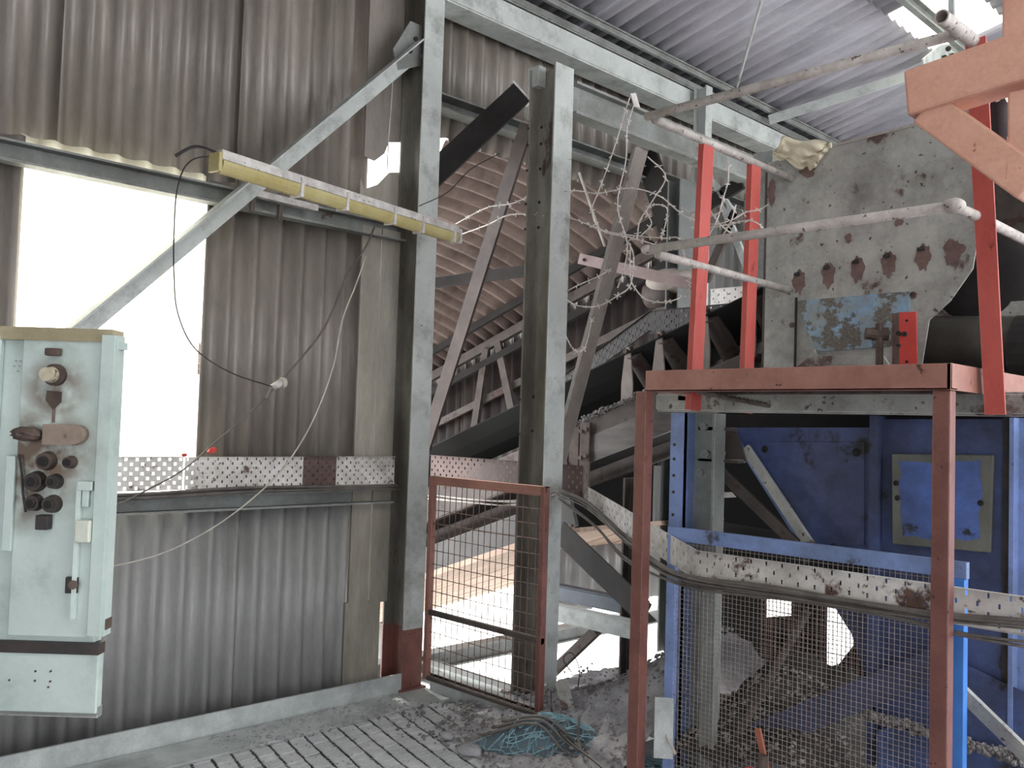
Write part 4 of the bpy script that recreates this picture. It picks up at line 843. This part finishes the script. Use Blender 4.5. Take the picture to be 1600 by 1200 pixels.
barbed('barbed wire loop curling beside the first red post', [(1000, 370), (1018, 350), (1010, 330), (1022, 320), (1042, 325), (1040, 350), (1035, 372), (1060, 372), (1070, 400), (1085, 425)], seed=4)
barbed('long barbed wire loop sagging below the handrail elbow', [(985, 380), (985, 430), (992, 450), (1010, 468), (1040, 472), (1070, 460), (1090, 430), (1075, 440), (1100, 448)], seed=5)
barbed('barbed wire sagging across the bright-edged diagonal', [(885, 455), (905, 445), (935, 432), (955, 420)], seed=6)
barbed('low barbed wire sweep over the dark gallery', [(884, 468), (905, 478), (935, 478), (965, 462), (985, 445), (990, 400), (978, 372)], seed=7)
barbed('barbed wire tail hanging left of the sooty tray', [(884, 525), (895, 545), (905, 550), (915, 540), (925, 500)], seed=8)
barbed('barbed wire from the eaves arching between the red posts', [(1120, 222), (1135, 245), (1138, 280), (1130, 310), (1120, 345), (1100, 380)], seed=9)
barbed('barbed wire zigzag between the two left red posts', [(1065, 325), (1085, 335), (1110, 350), (1140, 345), (1165, 332), (1185, 328), (1200, 320)], seed=10)
barbed('barbed wire crossing behind the second red post', [(1080, 355), (1110, 356), (1150, 348), (1175, 345), (1190, 358), (1150, 365), (1130, 355), (1110, 330)], seed=11)
barbed('barbed wire hanging from the perforated lug', [(990, 165), (980, 200), (978, 250), (965, 320), (980, 380), (975, 420), (965, 450)], seed=12)
barbed('barbed wire drop straight down behind the rail elbow', [(1012, 245), (1040, 275), (1022, 310), (1000, 345), (995, 372), (988, 372), (1010, 378), (1030, 385)], seed=13)
barbed('barbed wire coil hugging the first red post', [(1090, 300), (1105, 330), (1098, 360), (1120, 375), (1140, 350), (1150, 320)], seed=14)
k = MB().plate([at(x, y, 'X', -3.55) for x, y in ((985, 146), (994, 145), (1000, 168), (991, 166))], .006)
k.build('perforated_lug', white_h, None, 'small white perforated lug standing on the I-beam', 'bracket')

# ------------------------------------------------------------------ debris, net, loose things
def heapz(x, y):
    return .62*math.exp(-((x+2.55)**2/.5+(y-4.15)**2/.38))+.10*math.exp(-((x+3.55)**2/.2+(y-3.75)**2/.05))+.05*math.exp(-((x+3.3)**2/.4+(y-3.3)**2/.12))
def hf(u, v):
    x = -4.1+1.48*u; y = 2.9+2.2*v; n_ = (math.sin(x*37+y*11)+math.sin(y*43-x*17)+math.sin(x*91)*math.sin(y*83))*.006
    z = heapz(x, y)-.05; return V((x, y, z+n_+R.uniform(-.008, .008)*min(1, max(0, z*10+.3))))
MB().grid(hf, 110, 95).build('rubble_heap', dust, None, 'grey dust and rubble heap at the foot of the columns and cage', 'rubble', kind='stuff', smooth=True)
mb = MB()
for i in range(2200):
    x, y = R.uniform(-4.1, -2.64), R.uniform(3.0, 4.9); z = heapz(x, y)
    if z < .03 and R.random() < .6: continue
    mb.ball((x, y, max(z-.03, 0)+.006), R.choice((.004, .005, .006, .009, .013)), 6, 4, (1, 1, .7), .35)
mb.build('scattered_stones', rock, None, 'small stones scattered over the rubble heap', 'stones', kind='stuff')
mb = MB()
for i in range(500):
    x, y = R.uniform(-4.36, -4.05), R.uniform(2.2, 3.4); mb.ball((x, y, .003), R.uniform(.002, .009), 6, 4, (1, 1, .6), .35)
for i in range(260):
    x, y = R.uniform(-4.0, -2.7), R.uniform(1.8, 3.4); mb.ball((x, y, .003), R.uniform(.002, .007), 5, 4, (1, 1, .6), .35)
mb.build('floor_grit', dust, None, 'loose grit along the toe plate and over the grating', 'grit', kind='stuff')
for px, py, r, lb in ((735, 1172, .055, 'round dusty clod at the broken edge of the grating'), (700, 1150, .035, 'small flat clod left of the round one'), (1000, 1045, .05, 'stone lodged behind the left platform leg')):
    q = at(px, py, 'Z', .02); MB().ball(q, r, 12, 7, (1.2, 1, .55), .2).build('clod', dust, None, lb, 'clod', smooth=True)
for i, (a, b, w_, lb, m) in enumerate(((at(848, 1070, 'Z', .2), at(850, 1110, 'Z', .03), .04, 'upright splintered slat at the foot of the free-standing column', white_h),
    (at(878, 1065, 'Y', 3.7), at(892, 1130, 'Y', 3.6), .07, 'leaning grey board beside the dust heap', plate_g),
    (at(1038, 1090, 'Y', 3.35), at(1036, 1185, 'Y', 3.3), .08, 'pale board leaning between platform leg and cage', kerb))):
    MB().bar(a, b, w_, .015, up=(1, -1, 0)).build('loose_board', m, None, lb, 'board')
MB().tube(curve([at(860, 1080, 'Y', 3.6), at(862, 1110, 'Y', 3.5), at(880, 1150, 'Y', 3.3), at(930, 1190, 'Y', 3.15), at(960, 1215, 'Y', 3.1)]), .006, 6).build('loose_cable', cable_d, None, 'dark cable trailing down over the teal net', 'cable', smooth=True)
MB().tube(curve([at(893, 1050, 'Y', 3.9), at(880, 1030, 'Y', 3.9), at(893, 1020, 'Y', 3.9), at(905, 1045, 'Y', 3.9), at(903, 1075, 'Y', 3.9)]), .003, 6).build('wire_loop', cable_d, None, 'thin wire loop against the bright ground', 'wire')
MB().tube([at(1028, 1120, 'Y', 3.35), at(1055, 1178, 'Y', 3.3)], .007, 6).build('loose_rod', cable_w, None, 'thin pale rod leaning on the board behind the platform leg', 'rod')
MB().tube(curve([at(905, 1120, 'Y', 3.4), at(903, 1150, 'Y', 3.35), at(908, 1175, 'Y', 3.3)]), .006, 6).build('loose_stick', cable_m, None, 'short stick standing in the dust right of the net', 'stick')
net = thing('tangled_net', at(860, 1170, 'Z', .02), 'tangled teal fishing net heaped on the floor at the column foot', 'net')
rn = random.Random(11); mb = MB()
def netp(u, v):  # a low ridge running from the column towards lower right
    a, b = at(786, 1172, 'Z', .0), at(1010, 1215, 'Z', .0); f = u; q = a+(b-a)*f
    side = V((.5, .8, 0)); wv = (v-.35)*.52*(1-.25*f); hgt = .17*math.cos(math.pi*(v-.5))*math.sin(math.pi*min(1, f+.25))
    return q+side*wv+V((0, 0, .01+max(0, hgt)))
mb.grid(lambda u, v: netp(u, v)+V((0, 0, .012*math.sin(u*40+v*23)-.004)), 40, 14)
mb.build('net_body', netm, net, smooth=True)
mb = MB()
for i in range(150):
    u, v = rn.random(), rn.random(); pts = []
    for k in range(5):
        u = min(1, max(0, u+rn.uniform(-.07, .1))); v = min(1, max(0, v+rn.uniform(-.16, .16))); pts.append(netp(u, v)+V((rn.uniform(-.01, .01), rn.uniform(-.01, .01), rn.uniform(.006, .03))))
    mb.tube(curve(pts, 4), rn.uniform(.0015, .003), 4)
mb.build('net_strands', M('pale_teal_twine', '92b3bd', '6d939f', 20, .7), net, kind='stuff')
mb = MB()
for k in range(3): mb.tube(curve([netp(.02, .1+.1*k)+V((0, 0, .03)), netp(.3, .25+.05*k)+V((0, 0, .035)), netp(.6, .12+.08*k)+V((0, 0, .03)), netp(1, .1+.1*k)+V((0, 0, .03))], 8), .008, 6)
mb.build('net_rope', cable_m, net, smooth=True)
# red round can with handle at the bottom edge
rc = thing('red_can', at(1175, 1215, 'Y', 3.2), 'rounded red can with rust-brown handle bar at the bottom edge, before the cage', 'can')
q = at(1172, 1212, 'Y', 3.2)
MB().tube([q+V((0, 0, -.25)), q+V((0, 0, -.02)), q+V((0, 0, .015)), q+V((0, 0, .03))], [.052, .052, .038, .012], 20).build('body', redbright, rc, smooth=True)
MB().bar(at(1184, 1138, 'Y', 3.22), at(1197, 1200, 'Y', 3.22), .012, .022).build('handle', M('rust_orange_paint', 'a0604a', '84503f', 8, .6), rc)
MB().tube([at(1192, 1180, 'Y', 3.2), at(1192, 1215, 'Y', 3.2)], .02, 10).build('valve', soot, rc)
# rubble inside the cage
mb = MB()
def cf(u, v):
    x = -2.55+1.5*u; y = 3.55+.9*v; z = .46*math.exp(-((x+2.35)**2/.16))*(.3+.7*v)+.16*math.exp(-((x+1.98)**2/.03))+.02
    return V((x, y, z+R.uniform(-.02, .02)))
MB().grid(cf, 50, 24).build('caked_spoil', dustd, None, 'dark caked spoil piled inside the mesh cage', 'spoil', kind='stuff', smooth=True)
for i in range(900):
    x, y = R.uniform(-2.55, -1.4), R.uniform(3.6, 4.3); v = (y-3.55)/.9
    z = .46*math.exp(-((x+2.35)**2/.16))*(.3+.7*v)+.16*math.exp(-((x+1.98)**2/.03))+.02
    mb.ball((x, y, z), R.uniform(.004, .013), 6, 4, (1, 1, .7), .35)
mb.build('cage_stones', rock, None, 'stones lying on the dark spoil inside the mesh cage', 'stones', kind='stuff')

# repeats of one kind share a group phrase
GROUPS = {'red_post': 'red angle-iron posts on the platform', 'barbed_wire': 'tangled barbed wire strands behind the handrail', 'strut': 'leaning struts behind the red posts',
          'hanging_cable': 'loose cables hanging on the left wall', 'steel_column': 'mint grey steel columns', 'cable_tray': 'perforated cable trays', 'wall_rail': 'girts along the left wall',
          'cable_bundle': 'cable bundles beside the trays', 'base_beam': 'ground beams in the bright opening', 'low_beam': 'low channels beyond the opening', 'roof_purlin': 'purlins under the roof sheets',
          'loose_board': 'loose boards at the debris heap', 'clod': 'dusty clods on the floor', 'diagonal_bar': 'diagonal bars of the blue machine', 'diagonal_brace': 'large diagonal angles by the conveyor', 'scrap_tag': 'coloured scraps on the wall tray'}
for o in list(COL.objects):
    k = o.name.split('.')[0]
    if o.parent is None and k in GROUPS and 'label' in o: o['group'] = GROUPS[k]
